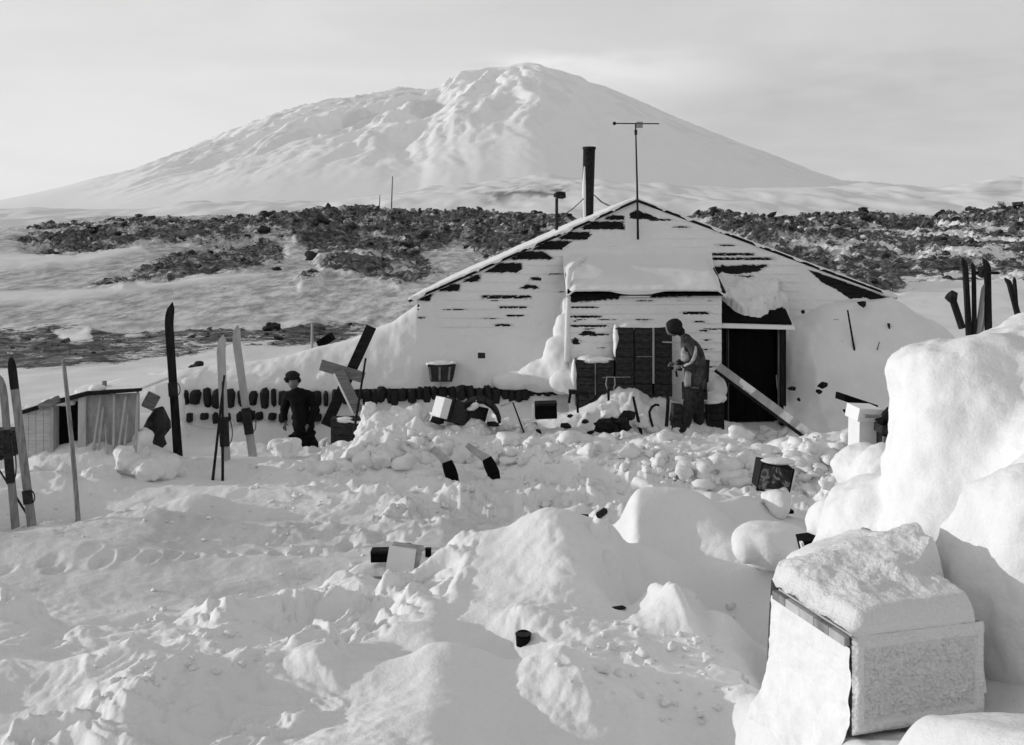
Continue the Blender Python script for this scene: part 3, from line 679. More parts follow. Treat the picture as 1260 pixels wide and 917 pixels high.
# porch roof: tarred edge and a black strip drawn as the eaves shadow under smooth snow
MB().obox(((PX0+PX1)/2, PY0-.10, PZ+.03), ((PX1-PX0)/2+.03, 0, 0), (0, .05, 0), (0, 0, .04)).build('eaves_shadow', M_black, porch)
MB().add([(PX0-.03, PY0-.15, PZ+.06), (PX1+.05, PY0-.15, PZ+.06), (PX1+.05, 18.5, PZ+.55), (PX0-.03, 18.5, PZ+.55), (PX0-.03, PY0-.15, PZ+.03), (PX1+.05, PY0-.15, PZ+.03), (PX1+.05, 18.5, PZ+.5), (PX0-.03, 18.5, PZ+.5)],
         [(0, 1, 2, 3), (4, 7, 6, 5), (0, 4, 5, 1), (1, 5, 6, 2), (0, 3, 7, 4)]).build('roof', M_tarred, porch)
def porch_sheet():
    nx, ny = 150, 60; xs = np.linspace(PX0-.05, PX1+.06, nx); V = np.zeros((nx, ny, 3))
    for i, x in enumerate(xs):
        px = 630+x/PY0*F
        e = .035*sst(745, 775, px)*sst(825, 790, px)
        pr = [(PY0-.14, PZ+.05-e*2.2), (PY0-.17, PZ+.09), (PY0-.10, PZ+.14), (PY0+.35, PZ+.33), (PY0+.8, PZ+.50), (18.40, PZ+.66), (18.46, PZ+.86)]
        a = np.array(pr); t = np.linspace(0, len(pr)-1, ny); V[i, :, 0] = x; V[i, :, 1] = np.interp(t, range(len(pr)), a[:, 0]); V[i, :, 2] = np.interp(t, range(len(pr)), a[:, 1])
        ed = min(i, nx-1-i); k = sst(0, 9, np.array(float(ed)))
        V[i, :, 2] -= (1-k)*.09
    V[..., 2] += .012*fbm2(V[..., 0]*2.2, V[..., 1]*2.2, 3, 8); V[:, 1:-1, 1:] = .5*V[:, 1:-1, 1:]+.25*(V[:, :-2, 1:]+V[:, 2:, 1:])
    me = grid_mesh('roof_snow', V, nx, ny, M_snow, flip=True); me.transform(Matrix.Translation(-wloc(porch))); return link('roof_snow', me, porch)
porch_sheet()
m = MB(); rim = [(725, 317, 18.36), (716, 320, 18.2), (707, 325, 17.9), (701, 334, 17.6), (699, 348, 17.4), (699.5, 364, 17.28), (698.5, 390, 17.3), (698, 415, 17.28), (698, 445, 17.26)]
m.tube([W(*p) for p in rim], [.012, .03, .045, .05, .045, .04, .04, .045, .06], 10); m.build('snow_rim', M_snow, porch, smooth=True)
# snow spur swept against the left corner of the porch
blob('snow_spur', [(W(690, 450, 17.65), (.30, .3, .5)), (W(672, 462, 17.75), (.45, .3, .30)), (W(692, 418, 17.9), (.14, .3, .42)), (W(640, 470, 17.85), (.5, .2, .16)), (W(696, 395, 18.1), (.07, .25, .4)), (W(705, 470, 17.2), (.35, .22, .2))], M_snow, .035, .06, 2.5, 3, 5, kind='structure')

# entrance on the right of the porch
EY = 17.5
ent = thing('entrance', (X_(926, EY), EY, 0), 'dark open doorway of the hut in a snowed-up entrance right of the porch', 'doorway')
dx0, dx1 = X_(892, EY), X_(963, EY); dz1 = Z_(402, EY)
fr = thing('door_frame', (0, 0, 0), None, None); fr.parent = ent; fr.name = 'door_frame'
for a, b in ((dx0, dx0+.045), (dx1-.05, dx1)):
    MB().obox(((a+b)/2, EY, dz1/2), ((b-a)/2, 0, 0), (0, .07, 0), (0, 0, dz1/2)).build('door_post', M_dark, ent)
bpy.data.objects.remove(fr)
for a in (dx0+.052, dx1-.062):
    MB().obox((a+.007, EY+.05, dz1/2-.02), (.008, 0, 0), (0, .04, 0), (0, 0, dz1/2-.04)).build('door_stop', M_greyw, ent)
nd = 5
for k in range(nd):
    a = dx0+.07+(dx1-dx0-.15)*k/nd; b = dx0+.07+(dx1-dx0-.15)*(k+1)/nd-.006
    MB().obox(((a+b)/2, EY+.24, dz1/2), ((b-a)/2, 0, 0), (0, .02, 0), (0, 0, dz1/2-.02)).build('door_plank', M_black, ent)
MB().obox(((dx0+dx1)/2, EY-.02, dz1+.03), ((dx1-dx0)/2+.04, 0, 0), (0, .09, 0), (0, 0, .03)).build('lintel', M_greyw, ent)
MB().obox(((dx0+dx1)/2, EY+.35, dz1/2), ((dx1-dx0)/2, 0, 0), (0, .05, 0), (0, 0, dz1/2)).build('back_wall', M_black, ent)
side_wall(dx1+.02, EY, 18.45, 0, dz1+.1, ent); side_wall(dx0-.02, EY, 18.45, 0, dz1+.1, ent)
x0, x1 = dx0-.12, X_(972, EY)
MB().add([(x0, EY-.12, dz1+.10), (x1, EY-.12, dz1+.07), (x1, 18.5, dz1+.62), (x0, 18.5, dz1+.85), (x0, EY-.12, dz1+.07), (x1, EY-.12, dz1+.04), (x1, 18.5, dz1+.58), (x0, 18.5, dz1+.8)],
         [(0, 1, 2, 3), (4, 7, 6, 5), (0, 4, 5, 1), (1, 5, 6, 2), (0, 3, 7, 4)]).build('roof', M_black, ent)
blob('snow_lintel', [(W(900, 400, EY-.06), (.12, .06, .03)), (W(921, 400.5, EY-.05), (.2, .05, .016)), (W(948, 400, EY-.05), (.2, .06, .026))], M_snow, .014, .008, 9, 3, 2, parent=ent)
nr, nc = 90, 110; a_, b_2 = np.meshgrid(np.linspace(0, 1, nr), np.linspace(0, 1, nc), indexing='ij'); V = np.zeros((nr, nc, 3))
V[..., 0] = x0+(x1+.04-x0)*b_2; V[..., 1] = EY-.16+(18.44-EY+.16)*a_; bz = dz1+.11+(.72-.25*b_2)*a_-.03*b_2
PX, PY = pix(V[..., 0], V[..., 1], bz); hh = hole_field(PX, PY, [P((870, 352), (897, 372), (915, 384), (935, 388), (948, 379), (962, 377), (985, 392), (985, 402), (870, 402)), P((872, 318), (948, 318), (930, 334), (905, 337), (885, 342), (872, 342)), P((958, 362), (972, 360), (968, 368), (958, 370))])
th_ = .10+.09*fbm2(V[..., 0]*2.2, V[..., 1]*2.6, 4, 55)+.10*np.exp(-((PX-975)/40)**2-((PY-360)/22)**2)
V[..., 2] = bz+np.maximum(th_, .03)*(1-sst(0, 1, hh))-.07*hh; V[0, :, 2] -= .05
me = grid_mesh('roof_snow', V, nr, nc, M_snow); me.transform(Matrix.Translation(-wloc(ent))); link('roof_snow', me, ent)

# low outwork of snow-filled wall left of the door foot
# chimney with guy wires
ch = thing('chimney', W(722, 272, 23.5), 'tall dark stove-pipe chimney leaning slightly on the left roof slope', 'chimney')
m = MB(); m.tube([W(723, 283, 23.5), W(723.5, 240, 23.5), W(725, 183, 23.5)], [.125, .13, .135], 18); m.build('pipe', M_iron, ch, smooth=True)
m = MB(); m.tube([W(725, 184, 23.5), W(725, 181, 23.5)], [.15, .15], 18); m.build('collar', M_iron, ch)
m = MB(); m.tube([W(719.5, 280, 23.42), W(719, 230, 23.42), W(719.5, 205, 23.42)], [.045, .05, .02], 8); m.build('rime', M_snow, ch, smooth=True)
blob('snow_collar', [(W(723, 277, 23.5), (.24, .24, .12))], M_snow, .03, .02, 4, 2, 3, parent=ch)
for q in ((686, 270, 22.6), (752, 254, 23.0), (748, 253, 25.0)):
    m = MB(); a = W(723 if q[0] < 700 else 731, 240, 23.5); b = W(*q); m.tube([a, (a+b)/2-Vector((0, 0, .04)), b], .011, 5); m.build('guy_wire', M_rope, ch)
vt = thing('ventilator', W(685, 288, 22.5), 'slim post with a small dark cowl on the roof left of the chimney', 'ventilator')
m = MB(); m.tube([W(685, 294, 22.5), W(685, 244, 22.5)], .033, 8); m.build('post', M_iron, vt)
m = MB(); m.tube([W(681, 241, 22.5), W(686, 240, 22.5), W(692, 240.5, 22.5), W(696, 240, 22.5)], [.03, .075, .08, .06], 12); m.build('cowl', M_iron, vt, smooth=True)
wv = thing('wind_vane', W(784.5, 296, 18.25), 'tall thin mast with a horizontal wind vane before the gable peak', 'wind vane')
m = MB(); m.tube([W(785, 295, 18.3), W(784, 230, 18.3), W(782, 152, 18.3)], [.022, .017, .012], 8); m.build('mast', M_iron, wv)
m = MB(); m.tube([W(757, 152, 18.3), W(811, 152.4, 18.3)], .010, 6); m.build('vane_arm', M_iron, wv)
m = MB(); m.chunk(W(756, 152, 18.3), .032, 2, .02); m.build('counterweight', M_iron, wv, smooth=True)
m = MB(); a = W(783, 150, 18.3); b = W(791, 157.5, 18.3); m.obox((a+b)/2, ((b.x-a.x)/2, 0, 0), (0, .006, 0), (0, 0, (a.z-b.z)/2)); m.build('tail_plate', M_tin, wv)
m = MB(); m.tube([W(782.3, 160, 18.3), W(782.5, 166, 18.3)], .026, 8); m.build('swivel', M_iron, wv)

# ------------------------------------------------------------------ wall of bales
rb = random.Random(5); px = 226.0; n = 0
GB = 'bale ends in the long low wall'
def bale_mesh(w, h, sd):
    r = random.Random(sd); m = MB(); V0, F0 = ICO[3]; vs = []
    for p in V0:
        q = Vector([math.copysign(abs(c)**.55, c) for c in p]); s = 1+.05*math.sin(9*p.x+sd)+.05*math.sin(7*p.z+2*sd)+r.uniform(-.02, .02)
        vs.append((q.x*w/2*s, q.y*.16, q.z*h/2*s))
    me = bpy.data.meshes.new('bale'); me.from_pydata(vs, [], F0); me.polygons.foreach_set('use_smooth', [True]*len(me.polygons)); me.materials.append(M_bale); return me
BM = [bale_mesh(1, 1, k) for k in range(6)]
def bale(px0, px1, y0, y1, Y, lab):
    o = link('bale', BM[rb.randrange(6)]); c = W((px0+px1)/2, (y0+y1)/2, Y); o.location = c+Vector((0, .09, 0)); o.scale = ((px1-px0)/F*Y, rb.uniform(.8, 1.25), (y1-y0)/F*Y*rb.uniform(.82, 1.12)); o.rotation_euler = (R(rb.uniform(-6, 6)), R(rb.uniform(-9, 9)), R(rb.uniform(-12, 12)))
    props(o, lab, 'bale', GB)
while px < 690:
    w = rb.choice([10, 11.5, 12, 12, 6, 9]) if px < 440 else rb.choice([10, 9, 11, 12, 8]); h = 0
    if px < 440: y0, y1, gap = 480+rb.uniform(-1, 1.5), 501+rb.uniform(-2, 1), rb.choice([2, 3, 3, 5])
    else:
        y0 = 478-(px-440)*.012+rb.uniform(-1, 1); y1 = y0+np.interp(px, [440, 540, 600, 690], [21, 15, 20, 12])+rb.uniform(-3, 3); gap = rb.choice([-2.5, -1.5, -1, 0, .5])
    bale(px, px+w, y0, y1, WALLY-.06, 'dark bale end in the top row of the long low snowed-up wall'); px += w+gap; n += 1
px = 228.0
while px < 412:
    w = rb.choice([9, 10, 6, 8]); 
    if not (258 < px < 272 and False): bale(px, px+w, 507+rb.uniform(-1, 2), 521+rb.uniform(-4, 3), WALLY-.14, 'small dark bale end in the bottom row of the low wall')
    px += w+rb.choice([3, 4, 6, 9])
blob('snow_post', [(W(222, 500, 17.45), (.07, .08, .35)), (W(224, 540, 17.4), (.12, .12, .3)), (W(218, 478, 17.5), (.12, .1, .12))], M_snow, .03, .03, 5, 2, kind='structure')

m = MB(); m.beam(W(438, 485, WALLY-.02), W(560, 483, WALLY-.02), .16, .05, (0, 0, 1)); m.beam(W(562, 483, WALLY-.02), W(692, 480, WALLY-.02), .12, .05, (0, 0, 1)); m.build('shade_strip', M_dark, label='dark strip added as shade behind the bales in the right half of the low wall', cat='shade_strip')  # dark strip put in for the shadow around the bales
# ------------------------------------------------------------------ generic builders
def case(cx, cy, cz, w, d, h, yaw, label, group=None, mat=M_case, tilt=None, name='case', cat='case', cap=False, lidm=None, slats=0):
    """wooden case; (cx, cy, cz) is the middle of its base"""
    c = Vector((cx, cy, cz)); t = thing(name, c, label, cat, group)
    M = Matrix.Rotation(yaw, 3, 'Z')
    if tilt: M = M @ Matrix.Rotation(tilt[0], 3, 'X') @ Matrix.Rotation(tilt[1], 3, 'Y')
    ax, ay, az = M @ Vector((w/2, 0, 0)), M @ Vector((0, d/2, 0)), M @ Vector((0, 0, h/2)); k = .012
    n = max(2, int(round(h/.11)))
    for i in range(n):        # side boards, one above the other
        f0, f1 = -1+2*i/n, -1+2*(i+1)/n-.03
        MB().obox(c+az+az*(f0+f1)/2, ax*.985, ay*.97, az*(f1-f0)/2).build('side_board', mat, t)
    for s in (-1, 1):
        MB().obox(c+az+ax*(s*(1-.08*1.0)), ax*.075, ay*1.0, az*.98).build('batten', mat, t)
    if group == G1:
        for v in (.9, 1.25):
            wv_ = random.uniform(.35, .62); MB().obox(c+az*v+ax*random.uniform(-.15, .15)-ay*1.0, ax*wv_, ay*.008, az*.07).build('stencil_strip', M_sten, t)
    MB().obox(c+az*2+az*.03, ax*1.01, ay*1.01, az*.04).build('lid', lidm or mat, t)
    return t
G1 = 'provision cases stacked before the porch'
# tall and low stack of provision cases before the porch
SY = 16.95; G1 = 'provision cases stacked before the porch'
cols = [757, 780.5, 804.5, 828]; rows = [404, 421.5, 439, 456, 473, 489]
rn = ['top', 'second', 'third', 'fourth', 'bottom']; cn = ['left', 'middle', 'right']
for i in range(3):
    for j in range(5):
        x0, x1 = X_(cols[i]+.5, SY), X_(cols[i+1]-(.7 if i != 1 else 1.6), SY); z1, z0 = Z_(rows[j], SY), Z_(rows[j+1]-.6, SY)
        case((x0+x1)/2, SY+.19+random.uniform(-.008, .008), z0, x1-x0, .36, z1-z0-.004, R(random.uniform(-.6, .6)), 'dark wooden case in the %s row, %s column of the tall porch stack' % (rn[j], cn[i]), G1)
cols2 = [709, 733, 756]; rows2 = [444, 464, 485, 503]; rn2 = ['top', 'middle', 'bottom']
for i in range(2):
    for j in range(3):
        x0, x1 = X_(cols2[i]+.5, SY), X_(cols2[i+1]-.7, SY); z1, z0 = Z_(rows2[j], SY), Z_(rows2[j+1]-.6, SY)
        case((x0+x1)/2, SY+.19, z0, x1-x0, .36, z1-z0-.004, R(random.uniform(-.6, .6)), 'dark wooden case in the %s row, %s column of the low porch stack' % (rn2[j], cn[0] if i == 0 else cn[2]), G1)
m = MB()
blob('snow_cap', [(W(790, 404, SY+.3), (.47, .28, .05)), (W(775, 401, SY+.3), (.25, .2, .10)), (W(800, 402, SY+.35), (.3, .2, .10)), (W(757.5, 420, SY+.1), (.035, .12, .28)), (W(733, 443, SY+.2), (.33, .24, .05)), (W(722, 441, SY+.25), (.15, .2, .06)), (W(706, 460, SY+.1), (.05, .14, .26))], M_snow, .022, .02, 5, 6, 4, kind='structure')
mm = MB(); mm.beam(W(804, 404, SY-.01), W(804, 472, SY-.01), .03, .02); mm.build('marker_stake', M_pale, label='thin pale upright lath between two columns of the tall case stack', cat='lath')
bl = MB(); bl.beam(W(783, 439, SY-.02), W(803, 439, SY-.02), .012, .02, (0, 0, 1)); bl.build('lath', M_greyw, label='thin grey lath between rows in the middle column of the tall stack', cat='lath')
bl = MB(); bl.beam(W(741, 464.5, SY-.02), W(776, 464, SY-.02), .014, .02, (0, 0, 1)); bl.build('lath', M_greyw, label='thin grey lath lying level across the foot of both case stacks', cat='lath')
bl = MB(); bl.beam(W(732.5, 446, SY-.01), W(732.5, 486, SY-.01), .016, .02); bl.build('lath', M_greyw, label='thin upright lath between the two columns of the low case stack', cat='lath')
bl = MB(); bl.beam(W(815, 421, SY-.02), W(829, 421.5, SY-.02), .02, .03, (0, 0, 1)); bl.build('lath', M_pale, label='short pale lath lying across the tall stack beside the stooping man', cat='lath')

def limb_obj(name, joints, edges, mat, parent, sub=2, smooth=True, amp=0, **kw):
    """skin-grown body from joints (point, radius)"""
    me = bpy.data.meshes.new(name); me.from_pydata([p for p, r in joints], edges, []); o = bpy.data.objects.new(name, me); C.objects.link(o)
    s = o.modifiers.new('skin', 'SKIN'); s.use_smooth_shade = True
    for i, (p, r) in enumerate(joints):
        r = (r, r) if isinstance(r, (int, float)) else r
        me.skin_vertices[0].data[i].radius = r
    me.skin_vertices[0].data[0].use_root = True
    u = o.modifiers.new('sub', 'SUBSURF'); u.levels = sub; u.render_levels = sub
    ev = o.evaluated_get(bpy.context.evaluated_depsgraph_get()); m2 = bpy.data.meshes.new_from_object(ev)
    bpy.data.objects.remove(o); m2.name = name
    n = len(m2.vertices); c = np.empty(n*3); m2.vertices.foreach_get('co', c); c = c.reshape(-1, 3)
    if amp:
        no = np.empty(n*3); m2.vertices.foreach_get('normal', no); c = c+no.reshape(-1, 3)*(fbm3(c[:, 0]*14, c[:, 1]*14, c[:, 2]*9, 2, 5)*amp)[:, None]
    c = c-np.array(wloc(parent)); m2.vertices.foreach_set('co', c.reshape(-1)); m2.update()
    m2.materials.clear(); m2.materials.append(mat); m2.polygons.foreach_set('use_smooth', [True]*len(m2.polygons))
    return props(link(name, m2, parent), **kw)
def chain(J, names): return [(names[i], names[i+1]) for i in range(len(names)-1)]
def figure(t, J, parts):
    """J: joint name -> (point, radius); parts: (object name, list of chains, radius factor, material, amp)"""
    for nm, chains, k, mat, amp in parts:
        ids = []; E = []
        for chn in chains:
            for a in chn:
                if a not in ids: ids.append(a)
            E += [(ids.index(chn[i]), ids.index(chn[i+1])) for i in range(len(chn)-1)]
        js = []
        for a in ids:
            r = J[a][1]; r = tuple(x*k for x in r) if isinstance(r, tuple) else r*k; js.append((J[a][0], r))
        limb_obj(nm, js, E, mat, t, 2, True, amp)
def hand(t, wrist, dirv, palm_n, mat, name='hand', curl=.7, s=1.0):
    """palm with four bent fingers and a thumb, fused at the palm"""
    d = Vector(dirv).normalized(); nrm = Vector(palm_n); nrm = (nrm-d*nrm.dot(d)).normalized(); sx = d.cross(nrm)
    js = [(wrist, .026*s), (wrist+d*.045*s, (.034*s, .018*s))]; E = [(0, 1)]
    for k, (off, ln) in enumerate(((-.030, .060), (-.010, .072), (.010, .068), (.030, .054))):
        b = wrist+d*.085*s+sx*off*s; c = b+(d*math.cos(curl)+nrm*math.sin(curl))*ln*.5*s; e = c+(d*math.cos(curl*2)+nrm*math.sin(curl*2))*ln*.5*s
        i = len(js); js += [(b, .0105*s), (c, .009*s), (e, .007*s)]; E += [(1, i), (i, i+1), (i+1, i+2)]
    b = wrist+d*.035*s-sx*.034*s+nrm*.008*s; c = b+(d*.6-sx*.5+nrm*.5)*.04*s; i = len(js); js += [(b, .012*s), (c, .009*s)]; E += [(1, i), (i, i+1)]
    return limb_obj(name, js, E, mat, t, 1)
def head(t, c, r, fwd, up, mat, hatf=None):
    """head with brow, nose, chin and ears, facing fwd"""
    f = Vector(fwd).normalized(); u = Vector(up); u = (u-f*u.dot(f)).normalized(); s = f.cross(u); V0, F0 = ICO[3]; m = MB(); vs = []
    for p in V0:
        x, y, z = p                                    # x side, y forward, z up
        w = .78*(1-.18*max(0, -z)**1.5); dep = .95; q = Vector((x*w, y*dep, z*1.12))
        if y > .3:
            q.y += .22*math.exp(-((x/.13)**2+((z+.12)/.20)**2)) + .06*math.exp(-((x/.35)**2+((z+.85)/.2)**2)) + .05*math.exp(-((z-.28)/.1)**2)*math.exp(-(x/.4)**2)
            q.y -= .09*(math.exp(-(((abs(x)-.33)/.14)**2+((z-.10)/.1)**2))) + .04*math.exp(-((x/.22)**2+((z+.50)/.04)**2))
        if abs(x) > .8: q.x += math.copysign(.16, x)*math.exp(-(((y)/.14)**2+((z-.02)/.25)**2))
        vs.append(Vector(c)+(s*q.x+f*q.y+u*q.z)*r)
    m.add(vs, F0); return m.build('head', mat, t, smooth=True)

# ------------------------------------------------------------------ the man stooping at the right
YB = 16.35
def B(px, py, dy=0.0): return W(px, py, YB)+Vector((0, dy, 0))
man = thing('person', B(850, 528), 'person stooping over something in his hands before the stacked cases, light front and dark trousers', 'person')
J = {'hem': (B(854, 484), (.165, .17)), 'pelvis': (B(855, 470), (.175, .17)), 'waist': (B(856, 456), (.17, .165)), 'chest': (B(855, 437), (.185, .175)), 'upchest': (B(848, 421), (.15, .15)), 'neck': (B(839, 412), .062), 'headc': (B(832, 406), .075),
     'shl': (B(846, 421, -.19), .075), 'ell': (B(855, 445, -.27), .058), 'wrl': (B(837, 449, -.17), .036),
     'shr': (B(846, 420, .19), .075), 'elr': (B(847, 445, .22), .058), 'wrr': (B(832, 448, .06), .036),
     'hipl': (B(853, 480, -.09), .145), 'knl': (B(846.5, 502, -.11), .098), 'anl': (B(843, 525, -.11), .068), 'tol': (B(836, 529, -.13), .045),
     'hipr': (B(856, 480, .09), .145), 'knr': (B(861, 502, .11), .10), 'anr': (B(862, 525, .11), .07), 'tor': (B(851, 529, .14), .045)}
figure(man, J, [
 ('body', [['pelvis', 'waist', 'chest', 'upchest', 'neck', 'headc'], ['upchest', 'shl', 'ell', 'wrl'], ['upchest', 'shr', 'elr', 'wrr'], ['pelvis', 'hipl', 'knl', 'anl'], ['pelvis', 'hipr', 'knr', 'anr']], .70, M_skin, 0),
 ('jacket', [['hem', 'pelvis', 'waist', 'chest', 'upchest', 'neck'], ['upchest', 'shl', 'ell', 'wrl'], ['upchest', 'shr', 'elr', 'wrr']], 1.08, M_jacket, .016),
 ('trousers', [['pelvis', 'hipl', 'knl', 'anl'], ['pelvis', 'hipr', 'knr', 'anr']], 1.12, M_trous, .02),
 ('boot', [['anl', 'tol']], 1.15, M_leather, 0), ('boot', [['anr', 'tor']], 1.15, M_leather, 0)])
head(man, B(827.5, 405), .105, (-.72, -.12, -.69), (-.69, 0, .72), M_skin)
# hair and cap cover the crown and nape
f_ = Vector((-.72, -.12, -.69)); m = MB(); m.chunk(B(829.5, 403)+Vector((.0, 0, .012)), .138, 3, .05, (1.02, .95, .95)); m.chunk(B(837, 408), .075, 2, .05); m.build('cap', M_hair, man, smooth=True)
# pale jersey front between the open jacket edges
limb_obj('jersey', [(B(843, 424, -.10), (.07, .07)), (B(842, 435, -.10), (.10, .08)), (B(843, 446, -.09), (.09, .085))], [(0, 1), (1, 2)], M_shirt, man, 2, True, .012)
limb_obj('sleeve_fold', [(B(852, 424, -.24), .022), (B(851, 436, -.31), .028), (B(846, 444, -.31), .022), (B(838, 449, -.25), .026)], [(0, 1), (1, 2), (2, 3)], M_shirt, man, 2, True, .01)
limb_obj('apron', [(B(845, 455, -.12), (.06, .05)), (B(844.5, 466, -.13), (.06, .05)), (B(845, 476, -.12), (.055, .04))], [(0, 1), (1, 2)], M_canvas, man, 2, True, .01)
hand(man, B(836, 450, -.18), (-.9, .1, -.25), (-.2, .7, -.6), M_skin); hand(man, B(831, 448, .04), (-.85, -.3, .1), (0, -.6, -.7), M_skin)
tl = thing('tool', B(828, 452), 'small dark tool gripped in the stooping man\'s hands', 'tool')
MB().beam(B(824, 452, -.08), B(838, 454, -.10), .035, .04).build('grip', M_iron, tl); MB().beam(B(830, 452, -.08), B(832, 463, -.08), .03, .03).build('blade', M_iron, tl)

# ------------------------------------------------------------------ the man standing at the left
YC = 17.0
def D(px, py, dy=0.0): return W(px, py, YC)+Vector((0, dy, 0))
man2 = thing('person', D(374, 580), 'person in fur hat and long dark coat standing knee-deep in snow by the bale wall', 'person')
J = {'hem': (D(375, 536), (.19, .16)), 'pelvis': (D(374, 522), (.185, .16)), 'waist': (D(370, 508), (.17, .13)), 'chest': (D(368, 494), (.19, .13)), 'upchest': (D(367, 485), (.15, .11)), 'neck': (D(363, 479), .055), 'headc': (D(361, 471), .085),
     'shl': (D(382, 487), .075), 'ell': (D(390, 506, -.06), .062), 'wrl': (D(383, 519, -.14), .045),
     'shr': (D(354, 487), .075), 'elr': (D(349, 505, .02), .062), 'wrr': (D(352, 518, -.08), .045),
     'hipl': (D(377.5, 533), .105), 'knl': (D(384, 551, -.03), .105), 'anl': (D(385, 578), .06), 'tol': (D(386, 583, -.15), .05),
     'hipr': (D(372, 533), .10), 'knr': (D(372, 551, -.05), .10), 'anr': (D(368, 578), .06), 'tor': (D(366, 583, -.15), .05)}
figure(man2, J, [
 ('body', [['pelvis', 'waist', 'chest', 'upchest', 'neck', 'headc'], ['upchest', 'shl', 'ell', 'wrl'], ['upchest', 'shr', 'elr', 'wrr'], ['pelvis', 'hipl', 'knl', 'anl'], ['pelvis', 'hipr', 'knr', 'anr']], .70, M_skin, 0),
 ('coat', [['hem', 'pelvis', 'waist', 'chest', 'upchest', 'neck'], ['upchest', 'shl', 'ell', 'wrl'], ['upchest', 'shr', 'elr', 'wrr']], 1.16, M_cloth, .018),
 ('trousers', [['pelvis', 'hipl', 'knl', 'anl'], ['pelvis', 'hipr', 'knr', 'anr']], 1.15, M_cloth, .02),
 ('boot', [['anl', 'tol']], 1.15, M_leather, 0), ('boot', [['anr', 'tor']], 1.15, M_leather, 0)])
head(man2, D(361, 470.5), .108, (.25, -1, -.06), (0, 0, 1), M_skin)
m = MB(); m.chunk(D(360, 463, .01), .115, 3, .10, (1.05, 1.05, .75), random.Random(2)); m.chunk(D(353.5, 467, -.02), .05, 2, .2, rnd=random.Random(3)); m.chunk(D(367.5, 468, -.01), .045, 2, .2, rnd=random.Random(4)); m.build('fur_hat', M_hair, man2, smooth=True)
hand(man2, D(352, 518, -.09), (-.05, -.2, -1), (.6, -.5, 0), M_skin, curl=.35); hand(man2, D(382, 520, -.15), (-.6, -.3, -.8), (0, .8, -.3), M_skin, curl=.5)

# ------------------------------------------------------------------ skis, poles and boards
def ski(base, tip, w, label, mat=M_greyw, curl=(0, 0, 0), t=.022, wdir=(1, 0, 0), tipmat=None, bind=None, bmat=None, group='skis stuck upright in the snow', bury=.25, cn=1.0):
    base, tip = Vector(base), Vector(tip); d = (tip-base); Ln_ = d.length; dn = d.normalized(); wd = Vector(wdir); wd = (wd-dn*wd.dot(dn)).normalized(); th = dn.cross(wd); cv = Vector(curl)
    o = thing('ski', base, label, 'ski', group); n = 26; split = .80
    def seg(a0, a1, nm, mt):
        m = MB(); vs = []; fs = []
        for i in range(n+1):
            s = a0+(a1-a0)*i/n; p = base+dn*(s*Ln_ if s >= 0 else s*Ln_)+cv*(max(0, s-.82)/.18)**2
            hw = w/2*(1-.10*math.sin(max(0, min(1, s))*math.pi))
            if s > .90: hw *= math.sqrt(max(.006, 1-((s-.90)/.10)**2))
            ht = t/2*(1-.4*max(0, s-.6)/.4)
            for a, b in ((-1, -1), (1, -1), (1, 1), (-1, 1)): vs.append(p+wd*a*hw+th*b*ht)
        for i in range(n):
            for k in range(4): fs.append((i*4+k, i*4+(k+1) % 4, i*4+4+(k+1) % 4, i*4+4+k))
        fs += [(3, 2, 1, 0), tuple(n*4+k for k in range(4))]; m.add(vs, fs); m.build(nm, mt, o)
    seg(-bury/Ln_, split if tipmat else 1.0, 'blade', mat)
    if tipmat: seg(split, 1.0, 'tip', tipmat)
    if bind:
        for (s0, s1, k) in bind:
            a, b = base+dn*s0*Ln_, base+dn*s1*Ln_; m = MB()
            m.beam(a-th*.02, b-th*.02, w*.98, .06*k, wd); m.build('binding', bmat or M_leather, o)
            m = MB(); q = []
            for i in range(13):
                an = math.pi*i/12; q.append((a+b)/2+dn*(b-a).length*.42*math.cos(an)+wd*(w*.45+.05*math.sin(an)*k)-th*.01)
            m.tube(q, .007, 5); m.build('strap', M_leather, o)
    return o
def pole(base, tip, r, label, mat=M_greyw, bend=(0, 0, 0), name='ski_pole', cat='ski pole', group=None, bury=.15, basket=False):
    base, tip = Vector(base), Vector(tip); d = (tip-base).normalized(); b = Vector(bend); o = thing(name, base, label, cat, group); L_ = (tip-base).length
    ps = [base-d*bury]+[base+d*L_*s+b*math.sin(math.pi*s) for s in np.linspace(0, 1, 9)]
    MB().tube(ps, [r*1.0]+list(np.linspace(r, r*.75, 9)), 8).build('shaft', mat, o, smooth=True)
    if basket:
        c = base+d*L_*.10; q = [c+Vector((math.cos(a)*.07, math.sin(a)*.07, 0)) for a in np.linspace(0, 2*math.pi, 15)]; MB().tube(q, .008, 5).build('basket', mat, o)
    return o
ski(W(19, 648, 11.35), W(2, 456, 11.4), .085, 'grey ski at the left edge of the photo, dark foot binding half way up', M_greyw, (-.05, 0, -.02), bind=[(.28, .62, .7)])
ski(W(39, 645, 11.3), W(13, 438, 11.4), .095, 'pale worn ski with a black painted tip, second from the left edge', M_greyw, (-.02, .05, -.02), tipmat=M_dark, bind=[(.12, .2, .6)])
pole(W(96, 640, 11.6), W(78, 444, 11.7), .028, 'slender bamboo pole standing in front of the shed doorway', M_greyw, (.01, 0, 0), name='bamboo_pole', cat='pole')
pole(W(25, 620, 11.9), W(-3, 575, 11.9), .012, 'thin cord-bound stick crossing behind the leftmost skis', M_dark, name='stick', cat='stick')
ski(W(219, 559, 14.6), W(206, 372, 14.7), .125, 'tall black ski standing alone right of the snowed shed', M_dark, (.07, 0, .0), bind=[(.38, .47, .8)])
